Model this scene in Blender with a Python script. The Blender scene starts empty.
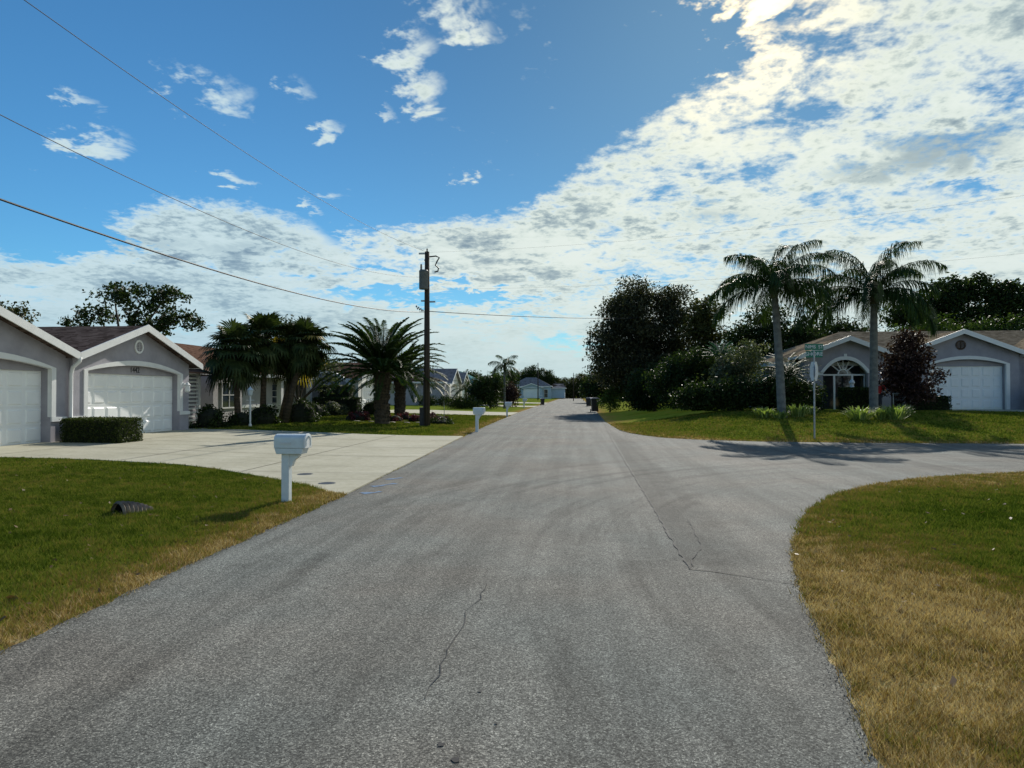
import bpy, bmesh, math, random
import numpy as np
from mathutils import Vector, Matrix
random.seed(7); rng = np.random.default_rng(7)
R = math.radians
sc = bpy.context.scene
C = sc.collection
EYE = 1.7
F, YAW, PIT = 700.0, math.atan(63/700), math.atan(9/700)

# ------------------------------------------------------------------ helpers
def direction(px, py):
    x = (px-512)/F; z = -(py-384)/F
    y2 = math.cos(PIT) - z*math.sin(PIT); z2 = math.sin(PIT) + z*math.cos(PIT)
    c, s = math.cos(YAW), math.sin(YAW)
    return (x*c-y2*s, x*s+y2*c, z2)
def G(px, py, z=0.0):
    r = direction(px, py); t = (z-EYE)/r[2]; return (r[0]*t, r[1]*t)
def at(px, y): r = direction(px, 393); return r[0]/r[1]*y
def azel(px, py):
    r = direction(px, py)
    return (math.atan2(r[0], r[1]), math.atan2(r[2], math.hypot(r[0], r[1])))
def sstep(a, b, x):
    t = np.clip((np.asarray(x, float)-a)/(b-a), 0, 1); return t*t*(3-2*t)
def H(x, y):
    x = np.asarray(x, float); y = np.asarray(y, float)
    right = .74*sstep(24.9, 36.5, y)*sstep(2.0, 9.0, x)*(1-sstep(90, 140, y))
    left = .2*sstep(5, 15, -x)
    return right+left
def Hf(x, y): return float(H(x, y))

def link(o, parent=None):
    C.objects.link(o)
    if parent is not None: o.parent = parent
    return o
def tag(o, label=None, cat=None, group=None, kind=None):
    if label: o['label'] = label
    if cat: o['category'] = cat
    if group: o['group'] = group
    if kind: o['kind'] = kind
    return o
def thing(name, label, cat, loc=(0, 0, 0), rz=0, group=None):
    o = bpy.data.objects.new(name, None); o.empty_display_size = .3
    link(o); o.location = loc; o.rotation_euler = (0, 0, rz)
    return tag(o, label, cat, group)
def copy_tree(o, parent=None):
    c = o.copy(); link(c); c.parent = parent
    for ch in list(o.children): copy_tree(ch, c)
    return c

class MB:
    def __init__(s, T=None): s.v = []; s.f = []; s.T = T
    def add(s, vs, fs):
        n = len(s.v)
        for p in vs: s.v.append(tuple(s.T(*p)) if s.T else tuple(p))
        for f in fs: s.f.append([i+n for i in f])
        return s
    def box(s, a, b, taper=0):
        x0, y0, z0 = a; x1, y1, z1 = b; t = taper
        s.add([(x0, y0, z0), (x1, y0, z0), (x1, y1, z0), (x0, y1, z0),
               (x0+t, y0+t, z1), (x1-t, y0+t, z1), (x1-t, y1-t, z1), (x0+t, y1-t, z1)],
              [(0, 3, 2, 1), (4, 5, 6, 7), (0, 1, 5, 4), (1, 2, 6, 5), (2, 3, 7, 6), (3, 0, 4, 7)])
        return s
    def prism(s, poly, v0, v1, axis='y'):
        n = len(poly)
        def m(u, w, v): return (u, v, w) if axis == 'y' else ((v, u, w) if axis == 'x' else (u, w, v))
        vs = [m(u, w, v0) for u, w in poly]+[m(u, w, v1) for u, w in poly]
        fs = [list(range(n)), list(range(2*n-1, n-1, -1))]+[(i, (i+1) % n, n+(i+1) % n, n+i) for i in range(n)]
        return s.add(vs, fs)
    def strip(s, pin, pout, v0, v1):            # band between two (u,z) polylines
        for i in range(len(pin)-1):
            q = [pin[i], pin[i+1], pout[i+1], pout[i]]
            s.prism(q, v0, v1)
        return s
    def tube(s, pts, rad, seg=8, cap=True):
        pts = [Vector(p) for p in pts]
        if not hasattr(rad, '__len__'): rad = [rad]*len(pts)
        vs = []; fs = []
        for i, p in enumerate(pts):
            d = (pts[min(i+1, len(pts)-1)]-pts[max(i-1, 0)])
            if d.length < 1e-9: d = Vector((0, 0, 1))
            d.normalize()
            a = d.orthogonal() if i == 0 else (a - d*a.dot(d))
            a.normalize(); b = d.cross(a)
            for k in range(seg):
                t = 2*math.pi*k/seg
                vs.append(tuple(p+(a*math.cos(t)+b*math.sin(t))*rad[i]))
        for i in range(len(pts)-1):
            for k in range(seg):
                k2 = (k+1) % seg
                fs.append((i*seg+k, i*seg+k2, (i+1)*seg+k2, (i+1)*seg+k))
        if cap:
            fs.append(tuple(range(seg-1, -1, -1))); fs.append(tuple((len(pts)-1)*seg+k for k in range(seg)))
        return s.add(vs, fs)
    def lathe(s, prof, c=(0, 0, 0), seg=16):
        vs = []; fs = []; n = len(prof)
        for r, z in prof:
            for k in range(seg):
                t = 2*math.pi*k/seg; vs.append((c[0]+r*math.cos(t), c[1]+r*math.sin(t), c[2]+z))
        for i in range(n-1):
            for k in range(seg):
                k2 = (k+1) % seg; fs.append((i*seg+k, i*seg+k2, (i+1)*seg+k2, (i+1)*seg+k))
        fs.append(tuple(range(seg-1, -1, -1))); fs.append(tuple((n-1)*seg+k for k in range(seg)))
        return s.add(vs, fs)
    def build(s, name, mat, parent=None, smooth=False, bevel=0, recalc=True):
        me = bpy.data.meshes.new(name); me.from_pydata(s.v, [], s.f)
        if recalc:
            bm = bmesh.new(); bm.from_mesh(me); bmesh.ops.recalc_face_normals(bm, faces=bm.faces)
            bm.to_mesh(me); bm.free()
        if smooth: me.polygons.foreach_set('use_smooth', [True]*len(me.polygons))
        me.materials.append(mat); me.update()
        o = bpy.data.objects.new(name, me); link(o, parent)
        if bevel:
            m = o.modifiers.new('bevel', 'BEVEL'); m.width = bevel; m.segments = 2; m.limit_method = 'ANGLE'
        return o

def build_np(name, V, k, mat, parent=None, attrs=None):
    """V: (N*k,3) vertices, every k of them one face."""
    V = np.ascontiguousarray(V, dtype=np.float32); n = len(V)//k
    me = bpy.data.meshes.new(name)
    me.vertices.add(n*k); me.vertices.foreach_set('co', V.ravel())
    me.loops.add(n*k); me.loops.foreach_set('vertex_index', np.arange(n*k, dtype=np.int32))
    me.polygons.add(n); me.polygons.foreach_set('loop_start', np.arange(0, n*k, k, dtype=np.int32))
    if attrs:
        for an, av in attrs.items():
            a = me.attributes.new(an, 'FLOAT', 'POINT'); a.data.foreach_set('value', np.ascontiguousarray(av, dtype=np.float32))
    me.materials.append(mat); me.update(calc_edges=True); me.validate()
    o = bpy.data.objects.new(name, me); link(o, parent); return o

# ------------------------------------------------------------------ materials
class NT:
    def __init__(s, name, world=None):
        if world: s.nt = world.node_tree
        else:
            s.m = bpy.data.materials.new(name); s.m.use_nodes = True; s.nt = s.m.node_tree
        s.nt.nodes.clear()
    def n(s, t, **kw):
        nd = s.nt.nodes.new(t)
        for k, v in kw.items():
            if k.startswith('i_'): nd.inputs[k[2:].replace('_', ' ')].default_value = v
            else: setattr(nd, k, v)
        return nd
    def l(s, a, b): s.nt.links.new(a, b)
    def val(s, sock, v):
        if isinstance(v, bpy.types.NodeSocket): s.l(v, sock)
        else: sock.default_value = v
    def math(s, op, a, b=0.0, c=0.0, clamp=False):
        nd = s.n('ShaderNodeMath', operation=op, use_clamp=clamp)
        s.val(nd.inputs[0], a); s.val(nd.inputs[1], b)
        if op in ('MULTIPLY_ADD', 'SMOOTH_MIN', 'SMOOTH_MAX'): s.val(nd.inputs[2], c)
        return nd.outputs[0]
    def noise(s, vec, scale, detail=4, rough=.55, dist=0.0, lac=2.0, dim='3D'):
        nd = s.n('ShaderNodeTexNoise', noise_dimensions=dim); nd.inputs['Scale'].default_value = scale; nd.inputs['Detail'].default_value = detail
        nd.inputs['Roughness'].default_value = rough; nd.inputs['Distortion'].default_value = dist; nd.inputs['Lacunarity'].default_value = lac
        if vec is not None: s.l(vec, nd.inputs['Vector'])
        return nd.outputs['Fac']
    def ramp(s, fac, stops, interp='LINEAR'):
        nd = s.n('ShaderNodeValToRGB'); cr = nd.color_ramp; cr.interpolation = interp
        while len(cr.elements) < len(stops): cr.elements.new(.5)
        for e, (p, c) in zip(cr.elements, stops):
            e.position = p; e.color = (c[0], c[1], c[2], 1) if hasattr(c, '__len__') else (c, c, c, 1)
        s.val(nd.inputs[0], fac); return nd.outputs[0]
    def mix(s, fac, a, b, mode='MIX'):
        nd = s.n('ShaderNodeMix', data_type='RGBA', blend_type=mode)
        s.val(nd.inputs[0], fac)
        for i, v in ((6, a), (7, b)):
            if isinstance(v, bpy.types.NodeSocket): s.l(v, nd.inputs[i])
            else: nd.inputs[i].default_value = (v[0], v[1], v[2], 1) if hasattr(v, '__len__') else (v, v, v, 1)
        return nd.outputs[2]
    def smooth(s, x, a, b, lo=0.0, hi=1.0):
        nd = s.n('ShaderNodeMapRange', interpolation_type='SMOOTHSTEP'); s.val(nd.inputs[0], x)
        nd.inputs[1].default_value = a; nd.inputs[2].default_value = b; nd.inputs[3].default_value = lo; nd.inputs[4].default_value = hi
        return nd.outputs[0]
    def coord(s): return s.n('ShaderNodeTexCoord').outputs['Object']
    def sep(s, v):
        nd = s.n('ShaderNodeSeparateXYZ'); s.l(v, nd.inputs[0]); return nd.outputs
    def comb(s, x, y, z=0.0):
        nd = s.n('ShaderNodeCombineXYZ'); s.val(nd.inputs[0], x); s.val(nd.inputs[1], y); s.val(nd.inputs[2], z); return nd.outputs[0]
    def bump(s, h, strength=.3, dist=.02):
        nd = s.n('ShaderNodeBump'); nd.inputs['Strength'].default_value = strength; nd.inputs['Distance'].default_value = dist
        s.l(h, nd.inputs['Height']); return nd.outputs[0]
    def out(s, col, rough=.7, normal=None, metal=0.0, spec=.5, transl=0.0, tcol=None):
        p = s.n('ShaderNodeBsdfPrincipled')
        if isinstance(col, bpy.types.NodeSocket): s.l(col, p.inputs['Base Color'])
        else: p.inputs['Base Color'].default_value = (*col, 1)
        s.val(p.inputs['Roughness'], rough); p.inputs['Metallic'].default_value = metal
        p.inputs['Specular IOR Level'].default_value = spec
        if normal is not None: s.l(normal, p.inputs['Normal'])
        sh = p.outputs[0]
        if transl:
            t = s.n('ShaderNodeBsdfTranslucent'); tc = tcol if tcol is not None else col
            if isinstance(tc, bpy.types.NodeSocket): s.l(tc, t.inputs[0])
            else: t.inputs[0].default_value = (*tc, 1)
            mx = s.n('ShaderNodeMixShader'); mx.inputs[0].default_value = transl
            s.l(sh, mx.inputs[1]); s.l(t.outputs[0], mx.inputs[2]); sh = mx.outputs[0]
        o = s.n('ShaderNodeOutputMaterial'); s.l(sh, o.inputs[0]); return s.m

def simple(name, col, rough=.6, var=.15, scale=6, metal=0.0, bump=0.0, bscale=80, spec=.5):
    m = NT(name); c = m.coord(); f = m.noise(c, scale, 5, .6)
    lo = tuple(v*(1-var) for v in col); hi = tuple(min(1, v*(1+var)) for v in col)
    colr = m.ramp(f, [(.3, lo), (.7, hi)])
    nrm = m.bump(m.noise(c, bscale, 3, .6), bump, .01) if bump else None
    return m.out(colr, rough, nrm, metal, spec)

def leafmat(name, stops, transl=.24, rough=.55, nscale=.7, namp=.35, spec=.25):
    m = NT(name); c = m.coord(); g = m.n('ShaderNodeNewGeometry').outputs['Random Per Island']
    f = m.math('ADD', m.math('MULTIPLY', g, .7), m.math('MULTIPLY', m.math('SUBTRACT', m.noise(c, nscale, 3), .35), namp*2))
    col = m.ramp(f, stops)
    tc = m.mix(1.0, col, (1.4, 1.5, .6), 'MULTIPLY')
    return m.out(col, rough, None, 0, spec*.5, transl, tc)

M = {}
M['stucco'] = simple('grey_stucco', (.32, .31, .345), .9, .14, 1.6, bump=.5, bscale=55)
M['stucco_pale'] = simple('pale_stucco', (.42, .41, .42), .9, .08, 2.5, bump=.3, bscale=55)
M['stucco_blue'] = simple('blue_stucco', (.36, .46, .55), .9, .08, 2.5)
M['stucco_white'] = simple('white_stucco', (.68, .67, .63), .9, .06, 2.5)
M['white'] = simple('white_paint', (.74, .75, .74), .45, .05, 4)
M['white_shaded'] = simple('white_plastic', (.62, .68, .70), .4, .07, 9)  # bluish grey of the mailboxes' shaded sides put into the base colour
M['door'] = simple('garage_door_paint', (.84, .86, .86), .5, .04, 1.5)
M['glass'] = simple('dark_window_glass', (.03, .04, .05), .06, .2, 2, spec=1.0)
M['black'] = simple('black_plastic', (.012, .013, .017), .45, .3, 6)
M['ink'] = simple('black_lettering', (.008, .008, .008), .5, .1, 6)
M['metal'] = simple('galvanised_steel', (.36, .37, .37), .45, .2, 12, metal=.7)
M['sign_green'] = simple('sign_green', (.005, .16, .09), .4, .1, 6)
M['sign_grey'] = simple('sign_back_aluminium', (.62, .64, .66), .5, .08, 8, metal=.2)
M['red'] = simple('red_cloth', (.35, .015, .015), .8, .2, 10)
M['navy'] = simple('dark_cloth', (.02, .022, .035), .85, .2, 10)
M['skin'] = simple('skin', (.45, .26, .18), .6, .08, 10)
M['soil'] = simple('mulch', (.045, .03, .02), .95, .5, 14, bump=.6, bscale=30)
M['blue_paint'] = simple('blue_marking_paint', (.075, .15, .26), .9, .45, 30)
M['stone'] = simple('edging_stone', (.22, .19, .155), .85, .25, 5, bump=.5, bscale=20)
M['tank'] = simple('grey_tank_paint', (.12, .13, .13), .6, .2, 8)
M['dull'] = simple('flat_black', (.006, .006, .005), 1, .3, 6, spec=0.0)
M['rust'] = simple('weathered_pipe', (.20, .165, .13), .9, .5, 9, spec=.1)
M['wire'] = simple('black_cable', (.012, .012, .014), .6, .1, 3)
M['teal'] = simple('teal_roof_metal', (.10, .20, .21), .95, .1, 3, spec=0.0)

def wood_pole():
    m = NT('creosoted_pole'); c = m.coord(); mp = m.n('ShaderNodeMapping'); mp.inputs['Scale'].default_value = (22, 22, .8)
    m.l(c, mp.inputs[0]); f = m.noise(mp.outputs[0], 1.0, 5, .6)
    return m.out(m.ramp(f, [(.3, (.02, .014, .01)), (.7, (.075, .055, .04))]), .9, m.bump(f, .6, .02))
M['pole'] = wood_pole()
def trunkmat(name, a, b, rings=9.0):
    m = NT(name); c = m.coord(); z = m.sep(c)[2]
    w = m.math('SINE', m.math('MULTIPLY', m.math('ADD', z, m.math('MULTIPLY', m.noise(c, 1.4, 3), .5)), rings*6.28))
    f = m.math('ADD', m.math('MULTIPLY', w, .07), m.noise(c, 7, 5, .65))
    return m.out(m.ramp(f, [(.25, a), (.75, b)]), .9, m.bump(f, .7, .03))
M['bark'] = trunkmat('bark', (.03, .022, .016), (.11, .085, .065), .7)
M['palm_bark'] = trunkmat('grey_palm_trunk', (.09, .095, .095), (.20, .205, .20), 3)
M['date_bark'] = trunkmat('date_palm_trunk', (.025, .02, .014), (.12, .09, .06), 6)

def shingle(name, a, b):
    m = NT(name); c = m.coord(); x, y, z = m.sep(c)
    course = m.math('FRACT', m.math('MULTIPLY', z, 1/.052))
    row = m.math('FLOOR', m.math('MULTIPLY', z, 1/.052))
    cell = m.n('ShaderNodeTexVoronoi', feature='F1', voronoi_dimensions='3D'); cell.inputs['Scale'].default_value = 1
    m.l(m.comb(m.math('MULTIPLY', x, 4.5), m.math('MULTIPLY', y, 4.5), row), cell.inputs['Vector'])
    cv = m.sep(cell.outputs['Color'])[0]
    f = m.math('ADD', m.math('MULTIPLY', cv, .45), m.math('MULTIPLY', m.noise(c, 1.2, 5), .55))
    f = m.math('ADD', f, m.math('MULTIPLY', m.noise(c, 60, 2), .12))
    col = m.ramp(f, [(.3, a), (.75, b)])
    dark = m.smooth(course, 0.0, .22, .55, 1.0)
    col = m.mix(1.0, col, dark, 'MULTIPLY')
    return m.out(col, .95, m.bump(course, .4, .008), 0, 0.0)
M['shingle'] = shingle('brown_shingles', (.055, .04, .034), (.15, .115, .10))
M['shingle_tan'] = shingle('tan_shingles', (.12, .095, .065), (.27, .22, .155))
M['shingle_red'] = shingle('rust_brown_shingles', (.075, .045, .032), (.16, .098, .072))
M['shingle_grey'] = shingle('grey_shingles', (.11, .11, .12), (.24, .24, .25))

def lawn():
    m = NT('lawn_grass'); c = m.coord()
    a = m.n('ShaderNodeAttribute', attribute_name='dry').outputs['Fac']
    g = m.n('ShaderNodeNewGeometry').outputs['Random Per Island']
    n1 = m.noise(c, .55, 4, .6); n2 = m.noise(c, 3.2, 4, .6); n3 = m.noise(c, 26, 3, .6)
    f = m.math('ADD', a, m.math('MULTIPLY', m.math('SUBTRACT', n1, .5), 1.0))
    f = m.math('ADD', f, m.math('MULTIPLY', m.math('SUBTRACT', n2, .5), 1.1))
    f = m.math('ADD', f, m.math('MULTIPLY', m.math('SUBTRACT', n3, .5), .30))
    f = m.math('ADD', f, m.math('MULTIPLY', m.math('SUBTRACT', g, .5), .60))
    col = m.ramp(f, [(0, (.050, .078, .010)), (.22, (.125, .160, .026)), (.44, (.185, .195, .040)), (.62, (.22, .155, .055)), (.80, (.29, .185, .088)), (1, (.52, .40, .24))])
    return m.out(col, .95, None, 0, 0.0, .20, m.mix(1.0, col, (1.5, 1.6, .8), 'MULTIPLY'))
M['lawn'] = lawn()

def asphalt(name, k=1.0, tracks=True):
    m = NT(name); c = m.coord(); x, y, z = m.sep(c)
    v = m.n('ShaderNodeTexVoronoi', feature='F1'); v.inputs['Scale'].default_value = 115; m.l(c, v.inputs['Vector'])
    cell = m.sep(v.outputs['Color'])[0]
    v2 = m.n('ShaderNodeTexVoronoi', feature='F1'); v2.inputs['Scale'].default_value = 230; m.l(c, v2.inputs['Vector'])
    cell2 = m.sep(v2.outputs['Color'])[1]
    s = m.math('ADD', m.math('MULTIPLY', cell, .6), m.math('MULTIPLY', cell2, .4))
    stone = m.ramp(s, [(.0, (.025*k, .025*k, .023*k)), (.38, (.092*k, .092*k, .083*k)), (.62, (.160*k, .160*k, .143*k)), (.82, (.255*k, .252*k, .222*k)), (1, (.56*k, .55*k, .48*k))])
    big = m.noise(c, .5, 5, .6); mid = m.noise(c, 3.0, 4, .6)
    tone = m.math('ADD', m.math('MULTIPLY', big, .45), m.math('MULTIPLY', mid, .22))
    tone = m.smooth(tone, .2, .48, .80, 1.20); spot = m.noise(c, 1.3, 2, .5); tone = m.math('MULTIPLY', tone, m.smooth(spot, .66, .74, 1.0, .82))
    if tracks:
        # polished wheel lines along the street and turning arcs round the corner
        st = m.noise(m.comb(m.math('MULTIPLY', x, 2.6), m.math('MULTIPLY', y, .09)), 1.0, 4, .6)
        tone = m.math('MULTIPLY', tone, m.smooth(st, .32, .66, .80, 1.16))
        dx = m.math('SUBTRACT', x, 10.3); dy = m.math('SUBTRACT', y, 7.2)
        r = m.math('SQRT', m.math('ADD', m.math('MULTIPLY', dx, dx), m.math('MULTIPLY', dy, dy)))
        ar = m.noise(m.comb(m.math('MULTIPLY', r, 2.2), m.math('MULTIPLY', m.math('ARCTAN2', dy, dx), 1.3)), 1.0, 4, .6)
        w = m.math('MULTIPLY', m.smooth(r, 8, 9.5), m.smooth(r, 15.5, 12.5))
        arc = m.math('MULTIPLY', w, m.smooth(ar, .5, .66))
        tone = m.math('MULTIPLY', tone, m.math('SUBTRACT', 1.0, m.math('MULTIPLY', arc, .34)))
    sx_ = m.math('SUBTRACT', x, m.math('ADD', m.math('MULTIPLY', y, .0155), .99)); wob = m.math('MULTIPLY', m.math('SUBTRACT', mid, .5), .9)
    pm = m.math('MULTIPLY', m.smooth(sx_, -.01, .02), m.smooth(m.math('ADD', sx_, wob), 1.1, .15)); pm = m.math('MULTIPLY', pm, m.smooth(m.math('ADD', y, m.math('MULTIPLY', wob, .6)), 6.85, 7.2)); pm = m.math('MULTIPLY', pm, m.smooth(y, 33, 22))
    tone = m.math('MULTIPLY', tone, m.math('SUBTRACT', 1.0, m.math('MULTIPLY', pm, .38)))
    tint = m.ramp(m.noise(c, .35, 3), [(.35, (1.04, .99, .95)), (.6, (.95, 1.01, 1.02))])
    col = m.mix(1.0, stone, tone, 'MULTIPLY'); col = m.mix(1.0, col, tint, 'MULTIPLY')
    hgt = m.math('ADD', m.math('MULTIPLY', v.outputs['Distance'], -1.0), m.math('MULTIPLY', cell2, .3))
    return m.out(col, .9, m.bump(hgt, .25, .003), 0, .15)
M['asphalt'] = asphalt('asphalt', 1.0)
M['asphalt_dark'] = asphalt('asphalt_patch_dark', .72)
M['grit'] = simple('road_grit', (.17, .15, .12), .95, .6, 60, spec=.1)
M['crack'] = simple('crack_tar', (.03, .03, .03), .9, .5, 30)

def concrete():
    m = NT('driveway_concrete'); c = m.coord()
    f = m.math('ADD', m.math('MULTIPLY', m.noise(c, .6, 5, .65), .6), m.math('MULTIPLY', m.noise(c, 7, 5, .65), .4))
    col = m.ramp(f, [(.3, (.33, .315, .23)), (.5, (.43, .41, .31)), (.7, (.52, .50, .395))])
    x, y, z = m.sep(c); ty = m.noise(m.comb(m.math('MULTIPLY', x, .12), m.math('MULTIPLY', y, 2.2)), 1.0, 4, .6)
    st = m.math('MULTIPLY', m.smooth(ty, .52, .68, 1.0, .84), m.smooth(m.noise(c, 1.7, 5, .7), .58, .72, 1.0, .80))
    col = m.mix(1.0, col, st, 'MULTIPLY')
    sp = m.ramp(m.noise(c, 120, 2), [(.35, .85), (.65, 1.08)])
    return m.out(m.mix(1.0, col, sp, 'MULTIPLY'), .85, m.bump(m.noise(c, 90, 3), .3, .01), 0, .1)
M['concrete'] = concrete()

LF = {}
LF['dark'] = leafmat('dark_broad_leaves', [(.0, (0.009, 0.016, 0.006)), (.5, (0.023, 0.041, 0.012)), (1, (0.065, 0.094, 0.026))])
LF['mid'] = leafmat('mid_green_leaves', [(.0, (0.017, 0.038, 0.009)), (.5, (0.046, 0.080, 0.017)), (1, (0.109, 0.145, 0.038))])
LF['olive'] = leafmat('olive_leaves', [(.0, (.02, .026, .008)), (.5, (.055, .06, .018)), (1, (.12, .12, .05))])
LF['weep'] = leafmat('grey_green_small_leaves', [(.0, (0.014, 0.017, 0.009)), (.5, (0.041, 0.043, 0.023)), (1, (0.13, 0.13, 0.07))])
LF['palm'] = leafmat('palm_fronds', [(.0, (0.012, 0.026, 0.007)), (.5, (0.032, 0.061, 0.014)), (1, (0.087, 0.131, 0.043))], .2)
LF['date'] = leafmat('date_palm_fronds', [(.0, (0.017, 0.038, 0.012)), (.5, (0.046, 0.084, 0.023)), (1, (0.116, 0.181, 0.058))], .2)
LF['fan'] = leafmat('fan_palm_leaves', [(.0, (0.017, 0.029, 0.010)), (.6, (0.043, 0.065, 0.020)), (.93, (0.087, 0.102, 0.036)), (1, (0.232, 0.189, 0.058))], .15)
LF['teal'] = leafmat('blue_green_cycad_leaves', [(.0, (.02, .06, .05)), (1, (.05, .13, .11))], .2)
LF['red'] = leafmat('maroon_leaves', [(.0, (0.017, 0.012, 0.013)), (.6, (0.051, 0.026, 0.026)), (1, (0.189, 0.131, 0.116))], .15)
LF['magenta'] = leafmat('pink_and_maroon_bedding', [(.0, (.03, .03, .015)), (.5, (.11, .02, .035)), (1, (.28, .08, .12))], .15)
LF['silver'] = leafmat('pale_leaves', [(.0, (.03, .04, .02)), (.6, (.09, .11, .06)), (1, (.34, .34, .28))], .25)
LF['bright'] = leafmat('striped_lily_leaves', [(.0, (.09, .14, .04)), (.5, (.2, .27, .09)), (1, (.42, .45, .22))], .35)
LF['hedge'] = leafmat('clipped_hedge_leaves', [(.0, (.012, .022, .006)), (.5, (.04, .06, .012)), (1, (.10, .12, .03))], .2, nscale=3)
LF['yellow'] = leafmat('golden_fronds', [(.0, (.10, .09, .02)), (1, (.42, .30, .06))], .4)
M['litter'] = leafmat('dry_leaf', [(0, (.09, .05, .025)), (1, (.30, .19, .10))], .1)
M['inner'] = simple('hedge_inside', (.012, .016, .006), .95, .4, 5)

# ------------------------------------------------------------------ ground
def ring(a, n): return list(a[n:])+list(a[:n])
ISLAND = [(1.30, -6), (1.33, 1), (1.38, 3.33), (1.57, 4.19), (1.75, 5.22), (1.93, 6.26), (2.23, 7.38), (2.74, 8.99), (3.4, 10.54), (4.15, 11.89), (5.0, 12.95),
          (5.67, 13.66), (6.6, 14.4), (7.56, 14.93), (9.5, 15.81), (12, 16.8), (15, 17.6), (20, 18.1), (90, 18.6)]
FAREDGE = [(1.95, 240), (2.05, 99), (1.95, 63), (1.78, 41.4), (2.03, 32.5), (2.3, 30), (2.75, 28.3), (3.5, 26.8), (4.5, 25.85), (6.5, 25.1), (9.31, 24.76), (15, 24.75), (90, 24.9)]
LEFT = [(-3.76, -6), (-3.76, 4.3), (-3.8, 6.84), (-3.8, 11.2), (-4.05, 19), (-4.31, 26.8), (-4.55, 35), (-4.71, 43.9), (-4.9, 62.5), (-4.9, 90), (-4.6, 140), (-4.4, 240)]
ROAD = LEFT+[(1.95, 240)]+FAREDGE[1:]+list(reversed(ISLAND))
def ragged(line, amp=.022, step=.09, lim=32):
    out = []
    for (x0, y0), (x1, y1) in zip(line, line[1:]):
        L = math.hypot(x1-x0, y1-y0); n = int(L/step) if (0 < min(y0, y1) < lim and max(x0, x1) < 21 and L < 30) else 1
        for i in range(max(1, n)):
            t = i/max(1, n); k = amp*(random.gauss(0, .55)+1.2*math.sin((x0+y0+L*t)*5.3)*math.sin((x0-y0+L*t)*2.1)) if n > 1 else 0
            out.append((x0+(x1-x0)*t-(y1-y0)/L*k, y0+(y1-y0)*t+(x1-x0)/L*k))
    return out+[line[-1]]
RAGGED = ragged(LEFT)+[(1.95, 240)]+ragged(FAREDGE)[1:]+list(reversed(ragged(ISLAND)))
DRIVE = [(-3.8, 11.35), (-4.2, 11.6), (-4.78, 12.3), (-5.7, 13.1), (-6.63, 13.8), (-7.8, 14.6), (-8.92, 15.1), (-11.25, 15.35), (-15.9, 15.0), (-15.9, 27.4), (-13, 27.35), (-8, 27.1), (-4.34, 27.0)]
DRIVE2 = [(-4.86, 52.0), (-4.9, 60.5), (-15.9, 61.5), (-15.9, 50.8)]
DRIVE3 = [(-4.9, 84), (-4.85, 91), (-15.9, 92), (-15.9, 84.5)]
DRIVE4 = [(-4.75, 112), (-4.6, 121), (-15.9, 122), (-15.9, 112)]
DRIVER = [(19.9, 42.2), (19.7, 39.6), (21.5, 37.4), (24.5, 34.6), (27, 31.0), (28.2, 24.86), (38, 24.9), (38, 42.2)]

def inside(x, y, poly):
    x = np.asarray(x); y = np.asarray(y); r = np.zeros(x.shape, bool); n = len(poly)
    for i in range(n):
        x0, y0 = poly[i]; x1, y1 = poly[(i+1) % n]
        if y0 == y1: continue
        c = ((y0 > y) != (y1 > y)) & (x < (x1-x0)*(y-y0)/(y1-y0)+x0); r ^= c
    return r
def dseg(x, y, line):
    d = np.full(np.shape(x), 1e9)
    for (x0, y0), (x1, y1) in zip(line, line[1:]):
        dx, dy = x1-x0, y1-y0; t = np.clip(((x-x0)*dx+(y-y0)*dy)/(dx*dx+dy*dy), 0, 1)
        d = np.minimum(d, np.hypot(x-x0-t*dx, y-y0-t*dy))
    return d
def dry(x, y):
    x = np.asarray(x, float); y = np.asarray(y, float)
    near = (y < 21) & (x > 0)
    d1 = dseg(x, y, ISLAND)
    isl = .76-.50*sstep(3.4, 1.2, np.hypot((x-6.6)/1.5, (y-9.0)/1.6)) - .13*sstep(4.2, 7.5, np.hypot(x-2.2, y-4))
    isl = isl + .16*sstep(1.1, .2, np.hypot((x-3.2), (y-6.0)/2.2)) + .1*np.exp(-d1/.4)
    far = .27+.46*np.exp(-dseg(x, y, FAREDGE)/1.1)
    lf = .20+.50*np.exp(-(np.maximum(0, dseg(x, y, LEFT)-.35)/.5))
    return np.where(near, isl, np.where(x > -1, far, lf))

xs = sorted(set([-3000, -1500, -700, -300, -150, -90, -60, -45, -36]+list(np.round(np.arange(-30, 34.1, .5), 2))+[38, 45, 60, 90, 150, 300, 700, 1500, 3000]))
ys = sorted(set([-3000, -900, -200, -60, -20]+list(np.round(np.arange(-8, 66.1, .5), 2))+[70, 75, 80, 90, 100, 115, 140, 180, 240, 320, 450, 700, 1200, 2500, 4000]))
XX, YY = np.meshgrid(xs, ys); ZZ = H(XX, YY)
nx, ny = len(xs), len(ys)
me = bpy.data.meshes.new('ground')
idx = np.arange(nx*ny).reshape(ny, nx)
me.from_pydata(np.stack([XX.ravel(), YY.ravel(), ZZ.ravel()], 1).tolist(), [], np.stack([idx[:-1, :-1].ravel(), idx[:-1, 1:].ravel(), idx[1:, 1:].ravel(), idx[1:, :-1].ravel()], 1).tolist())
a = me.attributes.new('dry', 'FLOAT', 'POINT'); a.data.foreach_set('value', dry(XX.ravel(), YY.ravel()).astype(np.float32))
me.materials.append(M['lawn']); me.polygons.foreach_set('use_smooth', [True]*len(me.polygons))
ground = link(bpy.data.objects.new('ground', me)); tag(ground, kind='structure')

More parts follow.
